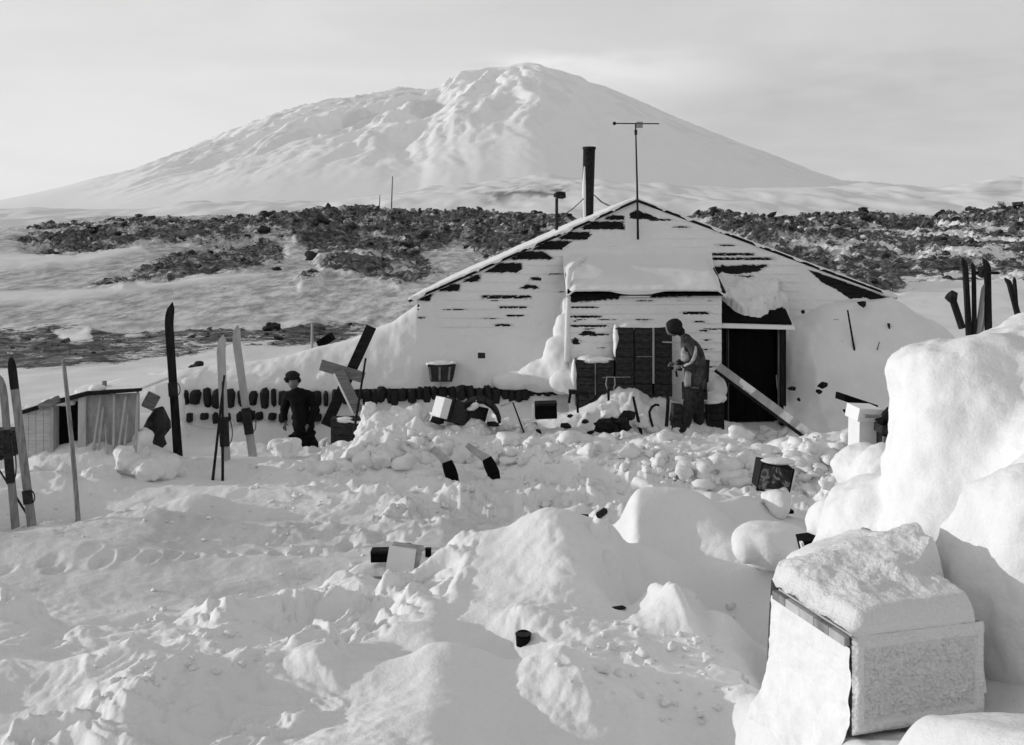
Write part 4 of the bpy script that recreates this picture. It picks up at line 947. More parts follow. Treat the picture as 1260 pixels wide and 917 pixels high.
ski(W(278, 568, 14.7), W(271, 412, 14.8), .125, 'pale ski with poles leaning on it, left of the pale pair', M_pale, (.04, 0, 0), bind=[(.12, .35, 1.1)])
ski(W(311, 560, 15.0), W(288, 400, 15.1), .12, 'pale ski with upcurved tip and black binding, right of the pale pair', M_pale, (.05, 0, 0), bind=[(.16, .36, 1.2)])
pole(W(262, 589, 13.7), W(276, 462, 14.5), .019, 'dark ski pole leaning left against the pale ski', M_dark, basket=False, group='poles leaning on the pale ski')
pole(W(274, 591, 13.7), W(274, 470, 14.5), .019, 'dark ski pole standing straight in front of the pale ski', M_dark, group='poles leaning on the pale ski')
pole(W(384, 430, 24), W(384, 398, 24), .035, 'short pale post on the rocky ground behind the drift', M_pale, name='post', cat='post')
pole(W(482, 247, 900), W(483, 217, 900), .5, 'tall distant flagpole mast on the snow slope below the volcano', M_dark, name='mast', cat='mast', bury=20)
pole(W(467, 252, 900), W(467.5, 240, 900), .4, 'shorter distant mast on the snow slope left of the tall one', M_dark, name='mast', cat='mast', bury=20)
# boards stuck in the drift by the standing man
def plank(a, b, w, t, label, mat=M_board, side=(1, 0, 0), name='plank', cat='plank', group=None, edge=None, cap=None):
    o = thing(name, (Vector(a)+Vector(b))/2, label, cat, group); MB().beam(a, b, w, t, side).build('board', mat, o)
    if edge:
        d = (Vector(b)-Vector(a)).normalized(); s_ = Vector(side); s_ = (s_-d*s_.dot(d)).normalized(); MB().beam(Vector(a)+s_*edge[0]*w*.5, Vector(b)+s_*edge[0]*w*.5, edge[1], t*1.25, side).build('edge_strip', edge[2], o)
    return o
plank(W(401, 524, 16.75), W(457, 402, 17.15), .17, .03, 'black plank leaning steeply out of the drift behind the crossed boards', M_tarred)
plank(W(394.5, 449, 16.85), W(448, 465, 16.85), .175, .03, 'short grey board fixed crosswise on the leaning black plank', M_board, (0, 0, 1))
plank(W(417, 457, 16.75), W(441, 507, 16.6), .17, .035, 'grey board with a snowy left edge sloping down from the crosswise board', M_board, (1, 0, 0), edge=(-1, .03, M_snow))
pole(W(434, 541, 15.9), W(450, 441, 16.3), .022, 'thin dark pole leaning in front of the crossed boards', M_dark, name='pole', cat='pole')
a = W(425, 541, 16.2); case(a.x, a.y+.15, a.z-.05, .46, .34, .35, R(3), 'dark wooden box half buried under the crossed boards', None, M_case)
blob('snow_cap', [(W(424, 517, 16.25), (.14, .12, .05)), (W(440, 519, 16.25), (.1, .12, .03))], M_snow, .02, .01, 8, 2, 3, kind='structure')
#PART3
# ------------------------------------------------------------------ debris before the bale wall
t = thing('case', W(565, 522, 15.9), 'long dark case lying tilted in the snow with a pale snow-caked end', 'case')
a, b = W(548, 503, 15.7), W(592, 516, 16.1); d = (b-a).normalized()
MB().beam(a, b, .34, .26, (0, 0, 1)).build('case_body', M_case, t)
MB().beam(a-d*.14, a-d*.005, .30, .25, (0.0, 0, 1)).build('snow_end', M_snow, t)
for s_ in (.05, .5, .95): MB().beam(a+(b-a)*s_-d*.02, a+(b-a)*s_+d*.02, .36, .28, (0, 0, 1)).build('hoop', M_dark, t)
t = thing('barrel_shell', W(602, 522, 16.0), 'curved black barrel shell standing on edge right of the tilted case', 'barrel')
for k in range(7):
    a0 = math.pi*(.06+k*.115); a1 = a0+math.pi*.108; c0 = W(588, 524, 16.0)
    p = [c0+Vector((math.cos(math.pi-an)*-.0+math.cos(an)*.34, 0, math.sin(an)*.40)) for an in (a0, a1)]
    MB().beam(p[0], p[1], .04, .5, ((p[0]+p[1])/2-c0)).build('stave', M_dark, t)
blob('snow_lump', [(W(584, 498, 15.8), (.07, .08, .06)), (W(579, 503, 15.8), (.08, .07, .05))], M_snow, .02, .02, 6, 1, 3, label='small round snow lump lying between tilted case and barrel shell', cat='snow lump')
t = thing('box', W(671, 515, 16.2), 'black rounded box alone in the snow, snow on its left side', 'box')
a, b = W(658, 506, 16.2), W(685, 505, 16.2); m = MB(); m.beam(a, b, .22, .26, (0, 0, 1)); m.build('box_body', M_black, t)
m = MB(); m.beam(a+Vector((.0, 0, .115)), b+Vector((0, 0, .115)), .30, .04, (0, 1, 0)); m.build('lid', M_dark, t); m = MB(); m.beam(a-Vector((.035, 0, 0)), a-Vector((.002, 0, 0)), .2, .22, (0, 0, 1)); m.build('snow_side', M_snow, t)
pole(W(642, 525, 15.9), W(631, 495, 16.0), .014, 'dark thin stick leaning left of the black rounded box', M_dark, name='stick', cat='stick')
plank(W(616, 500, 16.0), W(633, 494, 16.0), .025, .02, 'short pale lath lying up against a thin stick', M_pale, (0, 0, 1), name='lath', cat='lath')
t = thing('trestle', W(712, 508, 16.2), 'small dark trestle with a short top standing at the low case stack', 'trestle')
MB().beam(W(700, 482, 16.2), W(723, 483, 16.2), .05, .2, (0, 0, 1)).build('top_rail', M_dark, t)
MB().beam(W(710, 483, 16.2), W(711, 508, 16.1), .035, .03).build('leg', M_dark, t); MB().beam(W(702, 483, 16.3), W(700, 496, 16.3), .04, .03).build('leg', M_dark, t); MB().beam(W(718, 483, 16.3), W(724, 489, 16.4), .03, .03).build('brace', M_dark, t)
t = thing('hand_saw', W(748, 494, 16.2), 'upright stick with a looped metal frame standing in the snow by the cases', 'tool')
MB().tube([W(749, 495, 16.2), W(748.5, 478, 16.2)], .02, 6).build('handle', M_dark, t); MB().tube([W(748, 480, 16.2), W(745.5, 473, 16.2), W(747, 464, 16.2), W(756, 464, 16.2), W(757, 473, 16.2), W(755, 479, 16.2)], .012, 6).build('frame', M_greyw, t)
pole(W(787, 525, 16.0), W(779, 488, 16.1), .026, 'dark straight stick leaning left, leftmost of three before the tall cases', M_dark, name='stick', cat='stick')
def hookstick(pts, r, label):
    t = thing('hooked_stick', pts[0], label, 'stick'); MB().tube(pts, r, 8).build('shaft', M_dark, t, smooth=True)
hookstick([W(803, 525, 16.0), W(800, 514, 16.0), W(799, 507, 16.0), W(802, 501, 16.0), W(807, 498, 16.0), W(811, 499, 16.0)], .02, 'dark sled bow curving over to the right, second of three before the cases')
hookstick([W(820, 525, 16.0), W(821.5, 505, 16.0), W(822, 492, 16.0), W(820, 485, 16.0), W(815, 482, 16.0)], .027, 'dark stick hooked over to the left, nearest the stooping man')
a = W(830, 528, 16.3); case(a.x, a.y, a.z-.05, .15, .2, .42, R(4), 'narrow upright dark case at the feet of the stooping man', mat=M_case, tilt=(0, R(6)))
a = W(879, 532, 16.6); case(a.x, a.y, a.z-.02, .27, .3, .46, R(-3), 'grey slatted case standing between the stooping man and the doorway', mat=M_dark)
blob('snow_cap', [(W(880, 490, 16.8), (.19, .2, .10)), (W(884, 478, 17.05), (.13, .15, .2)), (W(876, 494, 16.6), (.16, .18, .04)), (W(878, 470, 17.15), (.10, .12, .15))], M_snow, .022, .015, 6, 4, 4, kind='structure')
t = thing('satchel', W(869, 468, 16.75), 'slim dark wooden tool case leaning on the wall behind the stooping man', 'case'); MB().beam(W(868.5, 470, 16.7), W(870, 443, 16.8), .08, .06).build('body', M_dark, t); MB().beam(W(868, 445, 16.66), W(871, 445, 16.66), .03, .03, (0, 0, 1)).build('clasp', M_iron, t)
plank(W(1020, 553, 15.2), W(884, 452, 17.0), .15, .05, 'long weathered board leaning from the snow across the dark doorway', M_pale, (.6, 0, .8), edge=(-1, .05, M_dark))
plank(W(1079, 503, 15.6), W(1029, 486, 16.3), .10, .04, 'short black pointed board sticking out of the drift right of the doorway', M_black, (0, 0, 1))
# dark sacking heap
m = MB(); r9 = random.Random(9)
for q in ((752, 521, .14), (764, 516, .13), (741, 523, .12), (773, 510, .10), (757, 527, .12), (768, 523, .1)):
    m.chunk(W(q[0], q[1], 15.8)+Vector((0, 0, -.03)), q[2], 2, .3, (1.1, 1, .8), r9)
m.build('sack_heap', M_dark, label='crumpled heap of dark sacking before the case stack', cat='sacking')
m = MB(); m.chunk(W(749, 503, 15.9), .16, 2, .25, (1.1, .8, .8), r9); m.chunk(W(756, 508, 15.9), .12, 2, .25, (1.1, .8, .7), r9); m.build('snow_block', M_snow, label='pointed snow block leaning on the heap of dark sacking', cat='snow block')
for i, q in enumerate(((720, 519, .06), (735, 524, .04), (697, 524, .07), (702, 512, .035), (727, 532, .05), (663, 531, .05), (607, 522, .09), (540, 517, .1))):
    m = MB(); m.chunk(W(q[0], q[1], 15.7), q[2], 1, .3, (1.3, 1, .6), r9); m.build('clinker', M_dark, label='small dark clinker lump on the trodden snow before the hut', cat='clinker', group='clinker lumps on the trodden snow')
for q in ((974, 478, 16.75, .05), (1012, 474, 16.9, .07), (983, 492, 16.6, .04), (1008, 482, 16.8, .05), (1082, 456, 17.3, .03), (1031, 395, 17.95, .06), (1062, 374, 18.0, .07), (1040, 506, 16.3, .04), (988, 384, 17.9, .05)):
    m = MB(); m.chunk(W(q[0], q[1], q[2]-.02), q[3], 1, .35, (1.3, .7, .8), r9); m.build('clinker', M_dark, label='small dark clinker lump showing in the snow-plastered bank by the doorway', cat='clinker', group='clinker lumps in the bank by the doorway')
# hatch on the drift, little window
t = thing('hatch', W(543, 470, 17.7), 'small dark hatch box with a snow cap peeping from the drift', 'hatch')
vs = []
for Y in (17.62, 18.1):
    for q in ((530, 470), (556, 470), (560, 449), (526, 449)): v = W(q[0], q[1], 17.62); vs.append((v.x, Y, v.z))
MB().add(vs, [(3, 2, 1, 0), (4, 5, 6, 7), (0, 1, 5, 4), (1, 2, 6, 5), (2, 3, 7, 6), (3, 0, 4, 7)]).build('box', M_case, t)
for q in (530, 541, 552): MB().beam(W(q, 468, 17.6), W(q+(q-541)*.15, 452, 17.6), .035, .03).build('stave', M_board, t)
blob('snow_top', [(W(543, 447, 17.8), (.25, .2, .035)), (W(528, 448, 17.75), (.06, .1, .03)), (W(558, 446.5, 17.75), (.06, .1, .03))], M_snow, .02, .01, 6, 2, 3, parent=t)
t = thing('vent_box', W(592, 441, 18.0), 'tiny dark vent opening framed in snow on the drift above the bales', 'vent'); MB().beam(W(588, 437, 17.95), W(597, 437, 17.95), .11, .06, (0, 0, 1)).build('opening', M_case, t); MB().beam(W(587, 432.5, 17.9), W(598, 433, 17.9), .03, .1, (0, 0, 1)).build('frame', M_snow, t)
t = thing('frame_box', W(1103, 412, 17.9), 'small open box frame showing at the right end of the hut drift', 'frame'); MB().beam(W(1093.5, 398, 17.75), W(1093.5, 413, 17.75), .02, .08).build('side_rail', M_dark, t); MB().beam(W(1093, 413, 17.75), W(1116, 413, 17.75), .02, .08, (0, 0, 1)).build('bottom_rail', M_dark, t)
pole(W(1053, 441, 17.2), W(1043, 382, 17.7), .018, 'dark thin stick leaning on the snow-plastered wall right of the doorway', M_dark, name='stick', cat='stick')
plank(W(1037, 420, 17.5), W(1047, 444, 17.3), .05, .03, 'short black lath in the snow left of the thin leaning stick', M_dark, (1, 0, 0), name='lath', cat='lath')
plank(W(1037, 447, 17.3), W(1038, 459, 17.25), .05, .04, 'stubby black wood end just below the short black lath', M_dark, (1, 0, 0), name='wood_end', cat='wood')
pole(W(1075, 445, 17.1), W(1082, 421, 17.3), .009, 'fine twig-like wire standing out of the drift, right of the sticks', M_dark, name='wire', cat='wire')
# background odds and ends on the left
plank(W(234, 455, 20), W(268, 456, 20.2), .05, .3, 'dark flat plank on the snow at the left end of the drift', M_dark, (0, 0, 1))
plank(W(308, 451, 20), W(333, 448, 20.2), .05, .3, 'short dark plank half covered by snow behind the drift', M_dark, (0, 0, 1))
m = MB(); m.beam(W(393, 424, 23), W(409, 414, 23), .18, .4, (0, 0, 1)); m.build('box', M_black, label='black box lying aslant on the rubble behind the drift', cat='box')

# ------------------------------------------------------------------ shed at the left
SH = 13.9
shd = thing('shed', W(110, 590, SH), 'low snowed-up shed with a black doorway and canvas side at far left', 'shed')
def sq(nm, pts, Y, dep, mat, parent):
    f = [W(p[0], p[1], Y) for p in pts]; n = len(f); vs = f+[v+Vector((0, dep, 0)) for v in f]
    fs = [tuple(range(n))[::-1], tuple(range(n, 2*n))]+[(i, (i+1) % n, (i+1) % n+n, i+n) for i in range(n)]
    return MB().add(vs, fs).build(nm, mat, parent)
for k in range(4):
    x0 = 26+k*9.2; sq('wall_plank', [(x0, 600), (x0+8.8, 600), (x0+8.8, 508-(x0-18)*.22), (x0, 508-(x0-26)*.22)], SH+.02*(k % 2)*.3, .05, M_paleb, shd)
sq('door', [(66, 600), (95, 600), (95, 494), (66, 502)], SH+.15, .05, M_black, shd)
sq('door_post', [(61.5, 600), (65.5, 600), (65.5, 500), (61.5, 501)], SH-.03, .2, M_pale, shd); sq('door_post', [(96, 600), (105.5, 600), (105.5, 486), (96, 489)], SH-.03, .2, M_pale, shd)
sq('canvas', [(106, 600), (170, 580), (170, 484), (106, 487)], SH+.03, .06, M_canvas, shd)
sq('roof_edge', [(24, 511), (62, 500), (108, 487), (172, 482), (172, 478.5), (106, 482), (60, 494.5), (24, 506)], SH-.08, .09, M_dark, shd); sq('roof', [(24, 510), (62, 499), (108, 486), (172, 481), (172, 477.5), (106, 481), (60, 493.5), (24, 505)], SH+.012, 1.5, M_snow, shd)
for k, (x, y, r) in enumerate(((60, 497, .16), (75, 492, .1), (120, 480, .12), (135, 479, .14), (40, 506, .1))): pass
for p, q in (((50, 501), (62, 495)), ((62, 497), (72, 490.5))): MB().beam(W(p[0], p[1], SH-.1), W(q[0], q[1], SH-.1), .09, .12, (0, 0, 1)).build('roof_board', M_board, shd)
blob('roof_snow', [(W(82, 492, SH+.4), (.3, .4, .06)), (W(120, 480, SH+.4), (.28, .4, .07)), (W(150, 479, SH+.5), (.25, .4, .04)), (W(45, 504, SH+.5), (.3, .5, .04)), (W(121, 478, SH+.05), (.12, .1, .05))], M_snow, .025, .03, 4, 4, 4, parent=shd)
gp = 'pale laths leaning on the canvas side'
for k, (a, b, rr_) in enumerate((((113, 566), (124, 487), .02), ((121, 556), (127, 500), .016), ((140, 540), (140.5, 484), .018), ((147, 545), (155, 486), .02), ((154, 540), (157, 510), .013), ((167, 545), (169.5, 482), .02), ((131, 545), (129, 520), .012))):
    lab = ['long pale lath leaning left nearest the shed door post', 'thin lath just right of the leftmost on the canvas', 'upright pale lath in the middle of the canvas side', 'pale lath leaning right beside the upright middle one', 'short thin lath low on the canvas, right of middle', 'pale upright corner lath at the right end of the canvas', 'very short lath low on the canvas, left of middle'][k]
    pole(W(a[0], a[1], SH-.12), W(b[0], b[1], SH-.02), rr_, lab, M_pale, name='lath', cat='lath', group=gp)
pole(W(128, 500, SH+.3), W(128.5, 469, SH+.3), .04, 'grey stubby post rising above the shed roof', M_greyw, name='post', cat='post')
a = W(181, 502, 14.6); case(a.x, a.y, a.z, .17, .17, .20, R(20), 'grey cube box perched tilted on snow right of the shed', mat=M_board, tilt=(0, R(28)), name='box', cat='box')
m = MB(); m.chunk(W(192, 527, 14.9), .28, 2, .13, (.8, .6, 1.1), r9); m.chunk(W(188, 543, 14.8), .2, 2, .13, (1, .6, .8), r9); m.build('boulder', M_rock, label='dark upright boulder between the shed and the tall black ski', cat='boulder')
a = W(5, 580, 14.2); case(a.x, a.y, a.z, .4, .3, .55, R(5), 'dark case at the extreme left edge behind the skis', mat=M_case)
blob('snow_heap', [(W(122, 592, 13.3), (.25, .3, .14)), (W(160, 566, 13.8), (.2, .3, .22)), (W(190, 578, 13.7), (.35, .35, .16)), (W(175, 545, 14.0), (.15, .2, .15)), (W(215, 574, 14.2), (.3, .3, .12)), (W(105, 602, 13.2), (.4, .3, .1)), (W(40, 598, 13.6), (.5, .35, .16))], M_snow, .022, .07, 6, 8, 2, oct=4, kind='structure')
blob('snow_heap', [(W(345, 548, 15.6), (.14, .14, .07)), (W(359, 545, 15.6), (.10, .12, .11)), (W(352, 556, 15.6), (.2, .16, .08)), (W(462, 528, 15.9), (.30, .3, .22)), (W(490, 522, 16.0), (.35, .3, .22)), (W(452, 508, 16.0), (.09, .1, .16)), (W(512, 515, 16.1), (.25, .3, .18)), (W(480, 545, 15.6), (.5, .3, .15)), (W(575, 530, 15.8), (.4, .3, .12)), (W(425, 562, 15.4), (.4, .4, .14))], M_snow, .024, .085, 5.5, 18, 2, oct=4, kind='structure')

# ------------------------------------------------------------------ mid-ground
def bentski(pts, label):
    t = thing('ski_tip', pts[-1], label, 'ski tip', 'bent ski tips poking from the trodden snow')
    for nm, a, b, mt in (('pale_tip', 0, 4, M_pale), ('dark_shaft', 3, len(pts), M_black)):
        m = MB(); P_ = pts[a:b]; vs = []; fs = []
        for i, p in enumerate(P_):
            k = i+a; w = .03+.012*min(k, 4); d = (pts[min(k+1, len(pts)-1)]-pts[max(k-1, 0)]).normalized(); s_ = Vector((1, .35, 0)); s_ = (s_-d*s_.dot(d)).normalized(); n_ = d.cross(s_)
            tt = .018 if nm == 'pale_tip' else .021
            for u, v in ((-1, -1), (1, -1), (1, 1), (-1, 1)): vs.append(p+s_*u*w+n_*v*tt)
        for i in range(len(P_)-1):
            for k in range(4): fs.append((i*4+k, i*4+(k+1) % 4, i*4+4+(k+1) % 4, i*4+4+k))
        fs += [(3, 2, 1, 0), tuple((len(P_)-1)*4+k for k in range(4))]; m.add(vs, fs).build(nm, mt, t)
bentski([W(532, 551, 13.4), W(538, 557, 13.4), W(545, 563, 13.35), W(550, 569, 13.3), W(553, 577, 13.25), W(556, 586, 13.2), W(557, 594, 13.2)], 'left of two bent ski tips poking out of the trodden snow')
bentski([W(574, 547, 13.6), W(583, 554, 13.6), W(592, 560, 13.55), W(599, 565, 13.5), W(603, 573, 13.45), W(607, 582, 13.4), W(608, 590, 13.4)], 'right of two bent ski tips poking out of the trodden snow')
t = thing('box', W(468, 691, 8.95), 'small black box lying behind the tilted white board', 'box'); MB().beam(W(457, 684, 8.95), W(480, 683.5, 8.95), .085, .12, (0, 0, 1)).build('box_body', M_black, t); MB().beam(W(457, 677.5, 8.95), W(480, 677, 8.95), .02, .13, (0, 0, 1)).build('lid', M_dark, t)
t = thing('box', W(490, 715, 8.6), 'square white box tilted on the crest beside the central drift', 'box')
f = [(479, 672), (512, 677), (507, 716), (473, 709)]; sq('front_board', f, 8.5, .025, M_white, t); sq('body', [(481, 675), (519, 680), (512, 712), (476, 706)], 8.53, .2, M_tin, t)
for k, (x, y, r_) in enumerate(((502, 674, .035), (527, 679, .032))):
    t = thing('tin', W(x, y+5, 8.8), ['round black tin standing just behind the white box', 'round black tin right of the white box'][k], 'tin'); m = MB(); m.tube([W(x, y+6, 8.8), W(x, y-4, 8.8)], r_*.8, 12); m.build('can', M_black, t); m = MB(); m.tube([W(x, y-4, 8.8), W(x, y-4.6, 8.8)], r_*.88, 12); m.build('rim', M_iron, t)
plank(W(510, 676, 8.85), W(541, 674, 8.9), .03, .03, 'thin snowy lath lying between the two black tins', M_white, (0, 0, 1), name='lath', cat='lath')
plank(W(446, 712, 8.3), W(474, 711, 8.35), .018, .03, 'short thin stick lying left of the white box', M_greyw, (0, 0, 1), name='stick', cat='stick')
t = thing('tin', W(644, 796, 6.2), 'black open tin sunk in the snow at the foot of the central drift', 'tin'); a = W(644, 789, 6.25)
MB().tube([a-Vector((0, -.03, .06)), a+Vector((0, .0, .04))], [.042, .046], 12).build('can', M_black, t); MB().tube([a+Vector((0, 0, .04)), a+Vector((0, 0, .046))], .049, 12).build('rim', M_iron, t)
blob('snow_pillar', [(W(741, 690, 7.6), (.085, .08, .30)), (W(738, 660, 7.6), (.07, .07, .12)), (W(748, 710, 7.5), (.10, .1, .2)), (W(742, 638, 7.6), (.05, .05, .04))], M_snow, .02, .02, 5, 4, 4, label='short upright pillar of snow at the right edge of the central drift', cat='snow pillar')
t = thing('tin', W(741, 637, 7.55), 'small battered tin on top of the snow pillar', 'tin'); MB().tube([W(737, 634, 7.53), W(744, 629, 7.6)], .026, 10).build('can', M_iron, t)
plank(W(753, 662, 7.7), W(756, 690, 7.6), .03, .03, 'narrow black stave wedged right of the snow pillar', M_black, (1, 0, 0), name='stave', cat='stave')
plank(W(712, 636, 7.8), W(724, 637, 7.8), .035, .05, 'small dark wood scrap on the crest of the central drift', M_dark, (0, 0, 1), name='wood_scrap', cat='wood')
plank(W(796, 744, 6.75), W(824, 742, 6.8), .035, .06, 'dark thin board under the crest of the rough snow heap', M_dark, (0, 0, 1))
plank(W(754, 749, 6.75), W(768, 747, 6.8), .012, .04, 'sliver of dark wood left of the thin board by the rough heap', M_dark, (0, 0, 1), name='wood_scrap', cat='wood')
# case with marbled front
CY = 9.75; t = thing('case', W(953, 604, CY), 'tilted case with a dark marbled front standing in the drift', 'case')
f = [(938, 570), (977, 578), (971, 606), (931, 603)]
sq('front_panel', f, CY, .02, M_swirl, t); sq('body', [(938.5, 569.5), (976, 577), (970, 604), (933, 602)], CY+.022, .28, M_dark, t)
a = [W(*q, CY-.012) for q in f]
for i in range(4): MB().beam(a[i], a[(i+1) % 4], .012, .02, (0, 0, 1) if i % 2 == 0 else (1, 0, 0)).build('edge_rail', M_dark, t)
blob('snow_cap', [(W(957, 568, CY+.12), (.17, .12, .03))], M_snow, .014, .006, 8, 1, 2, kind='structure')
blob('snow_block', [(W(958, 620, CY-.1), (.10, .12, .13)), (W(966, 612, CY-.05), (.06, .1, .1)), (W(948, 612, CY), (.08, .1, .08))], M_snow, .02, .02, 6, 5, 2, label='chunk of snow clinging beneath the marbled case', cat='snow block')
plank(W(952, 630, CY-.02), W(975, 629, CY), .03, .08, 'black board end under the snow chunk by the marbled case', M_black, (0, 0, 1))
# round snow boulder and neighbours
blob('snow_boulder', [(W(956, 672, 8.3), (.31, .30, .17)), (W(935, 667, 8.3), (.22, .27, .14)), (W(972, 670, 8.3), (.20, .25, .15)), (W(917, 678, 8.15), (.10, .14, .10))], M_snow, .022, .03, 3, 6, 16, label='big flattened snow boulder below the marbled case', cat='snow boulder')
t = thing('box', W(1003, 704, 7.6), 'jagged black box opening in the snow beside the flattened boulder', 'box')
sq('open_side', [(988, 667), (1008, 664), (1013, 672), (1019, 686), (1006, 694), (1003, 704), (997, 703)], 7.5, .2, M_black, t); MB().beam(W(986, 667, 7.48), W(996, 704, 7.48), .02, .05).build('edge_board', M_white, t)

# ------------------------------------------------------------------ snow bank at the right
K0 = Vector((1.305, 4.06, 1.125)); ex = Vector((.568, .175, 0)); ey = Vector((-.142, .55, 0)); ez = Vector((0, 0, .36))
exn, eyn = ex.normalized(), ey.normalized()
blob('snow_bank', [(W(1200, 500, 6.2), (.52, .6, .46)), (W(1290, 505, 6.3), (.75, .7, .58)), (W(1400, 505, 6.4), (.9, .8, .58)), (W(1150, 466, 6.2), (.29, .42, .24)), (W(1150, 520, 6.15), (.27, .4, .4)), (W(1245, 600, 6.0), (.70, .65, .8)), (W(1220, 690, 5.8), (.60, .6, .6)),
  (W(1360, 700, 5.4), (.68, .6, 1.0)), (W(1180, 735, 5.6), (.6, .6, .36)), (W(1088, 665, 6.5), (.40, .5, .42)), (W(1060, 720, 6.2), (.38, .5, .3)), (W(1065, 575, 8.6), (.30, .4, .2)), (W(1090, 590, 8.2), (.3, .4, .25)), (W(1035, 650, 7.6), (.22, .4, .2)),
  (W(1345, 900, 4.5), (.34, .45, .5)), (W(1440, 700, 5.0), (.7, .8, 1.1)), (W(1310, 720, 5.0), (.46, .45, .62)), (W(1292, 735, 4.85), (.34, .4, .33)), (K0+ex*1.97+ey*.55+ez*.2, (.36, .5, .80), .3), (K0+ex*1.2+ey*1.6+ez*.2, (.40, .4, .42), .3), (W(1250, 755, 5.1), (.36, .4, .40))], M_snow, .026, .06, 2.4, 12, 12, oct=6, kind='structure')
def cap_sheet():
    nb, na = 110, 110; V = np.zeros((nb, na, 3))
    for i, b in enumerate(np.linspace(-.035, 3.0, nb)):
        a0 = max(0, b-1.0)*.60; sk = float(sst(.95, 1.5, np.array(b)))
        aa = np.linspace(a0-.012-.12*sk, a0+1.035+.5*float(sst(.35, .9, np.array(b))), na); u = aa-a0+.03
        rise = 0.0
        zt = .058+.03*sst(0, .35, u)+.06*sst(.15, .9, u)*float(sst(.05, .8, np.array(b)))+rise*sst(-.1, .5, u)+.05*sst(.8, 1.4, u)*float(sst(.2, .8, np.array(b)))*float(sst(2.2, 1.2, np.array(b)))-.5*float(sst(1.2, 2.6, np.array(b)))
        zt = zt*float(sst(-.04, .10, np.array(b)))**.5-sk*.7*sst(.02, -.17, u)**1.2-.05*float(b < -.01)-.25*sst(.98, 1.02, u)*float(b < .45)-.55*sst(aa[-1]-.30, aa[-1], aa)*float(sst(.40, .6, np.array(b)))
        P0 = np.array(K0)+np.array(ez)*1.03
        if b < 1.25: zt = zt*(.04+.96*sst(-.01, .13, aa-aa[0])*1.0)+.004
        for k in range(3): V[i, :, k] = P0[k]+ex[k]*aa+ey[k]*b
        V[i, :, 2] += zt
    V[..., 2] += .017*fbm2(V[..., 0]*5, V[..., 1]*5, 5, 505, .6)*np.clip(np.linspace(0, 8, nb), .2, 1)[:, None]
    me = grid_mesh('snow_cap', V, nb, na, M_frost); props(link('snow_cap', me), kind='structure')
cap_sheet()
m = MB(); m.chunk(W(1066, 682, 5.95), .11, 3, .18, (1.0, .5, 1.2), random.Random(4)); m.build('boulder', solid('rimed_stone', .06, .55, 7), label='rimed grey stone half buried in the snow above the big crate', cat='boulder')
# rime-covered pile at the bank foot: case under a snowy lid
t = thing('case', W(1070, 562, 9.0), 'snow-caked white case standing against the bank', 'case')
sq('body', [(1057, 562), (1084, 562), (1085, 506), (1058, 508)], 9.0, .3, M_white, t); sq('lid', [(1055, 519), (1086, 519), (1086, 504), (1058, 503)], 8.97, .34, M_snow, t); sq('side_board', [(1084, 560), (1088, 560), (1088, 506), (1084, 507)], 9.02, .25, M_case, t)
plank(W(1063, 512, 8.9), W(1100, 513, 8.9), .02, .06, 'thin lath poking from the white snow-caked case', M_greyw, (0, 0, 1), name='lath', cat='lath')
t = thing('case', W(1096, 568, 8.8), 'small dark slatted case wedged between white case and bank', 'case')
sq('body', [(1086, 562), (1104, 570), (1108, 534), (1086, 531)], 8.85, .2, M_dark, t)
for k in range(3): sq('slat', [(1086.5+k*6.4, 560+k*2.5), (1091+k*6.4, 562+k*2.5), (1092+k*6.8, 538), (1087+k*6.8, 537)], 8.83, .02, M_greyw, t)
sq('top_board', [(1085, 534), (1109, 538), (1108, 527), (1086, 524)], 8.8, .25, M_case, t)
m = MB(); m.chunk(W(1093, 515, 8.9), .09, 2, .3, (1, 1, .9), r9); m.build('sack', M_dark, label='dark lump of sacking resting on the small slatted case', cat='sacking')

# ------------------------------------------------------------------ the big frosted crate
cr = thing('crate', K0+(ex+ey)/2, 'large frost-covered packing crate in the right foreground, pale lid edge showing', 'crate')
for i in range(4):
    MB().obox(K0+ex/2+ey/2+ez*((i+.5)/4), ex*.49, ey*.49, ez*.122).build('side_board', M_greyw, cr)
nr, nc = 90, 130; a, b = np.meshgrid(np.linspace(0, 1, nr), np.linspace(0, 1, nc), indexing='ij')
edge_ = np.minimum(np.minimum(a*.36, (1-a)*.36), np.minimum(b, 1-b)*.59)
rel = .016*sst(.052, .040, edge_)+.022*np.abs(fbm2(b*26, a*17, 3, 401))*sst(.045, .06, edge_)+.004*fbm2(b*50, a*34, 3, 402)+.005*fbm2(b*5, a*4, 2, 403)
rd = sst(0, .02, edge_)*(1+.4*fbm2(b*9, a*6, 3, 407)); V = np.zeros((nr, nc, 3)); base_ = np.array(K0-eyn*.012); 
for k in range(3): V[..., k] = base_[k]+ex[k]*(b*1.03-.015)+ez[k]*(a*1.04-.02)-eyn[k]*(rel+.018*rd-.012)
me = grid_mesh('frost_face', V, nr, nc, M_frost); me.transform(Matrix.Translation(-wloc(cr))); link('frost_face', me, cr)
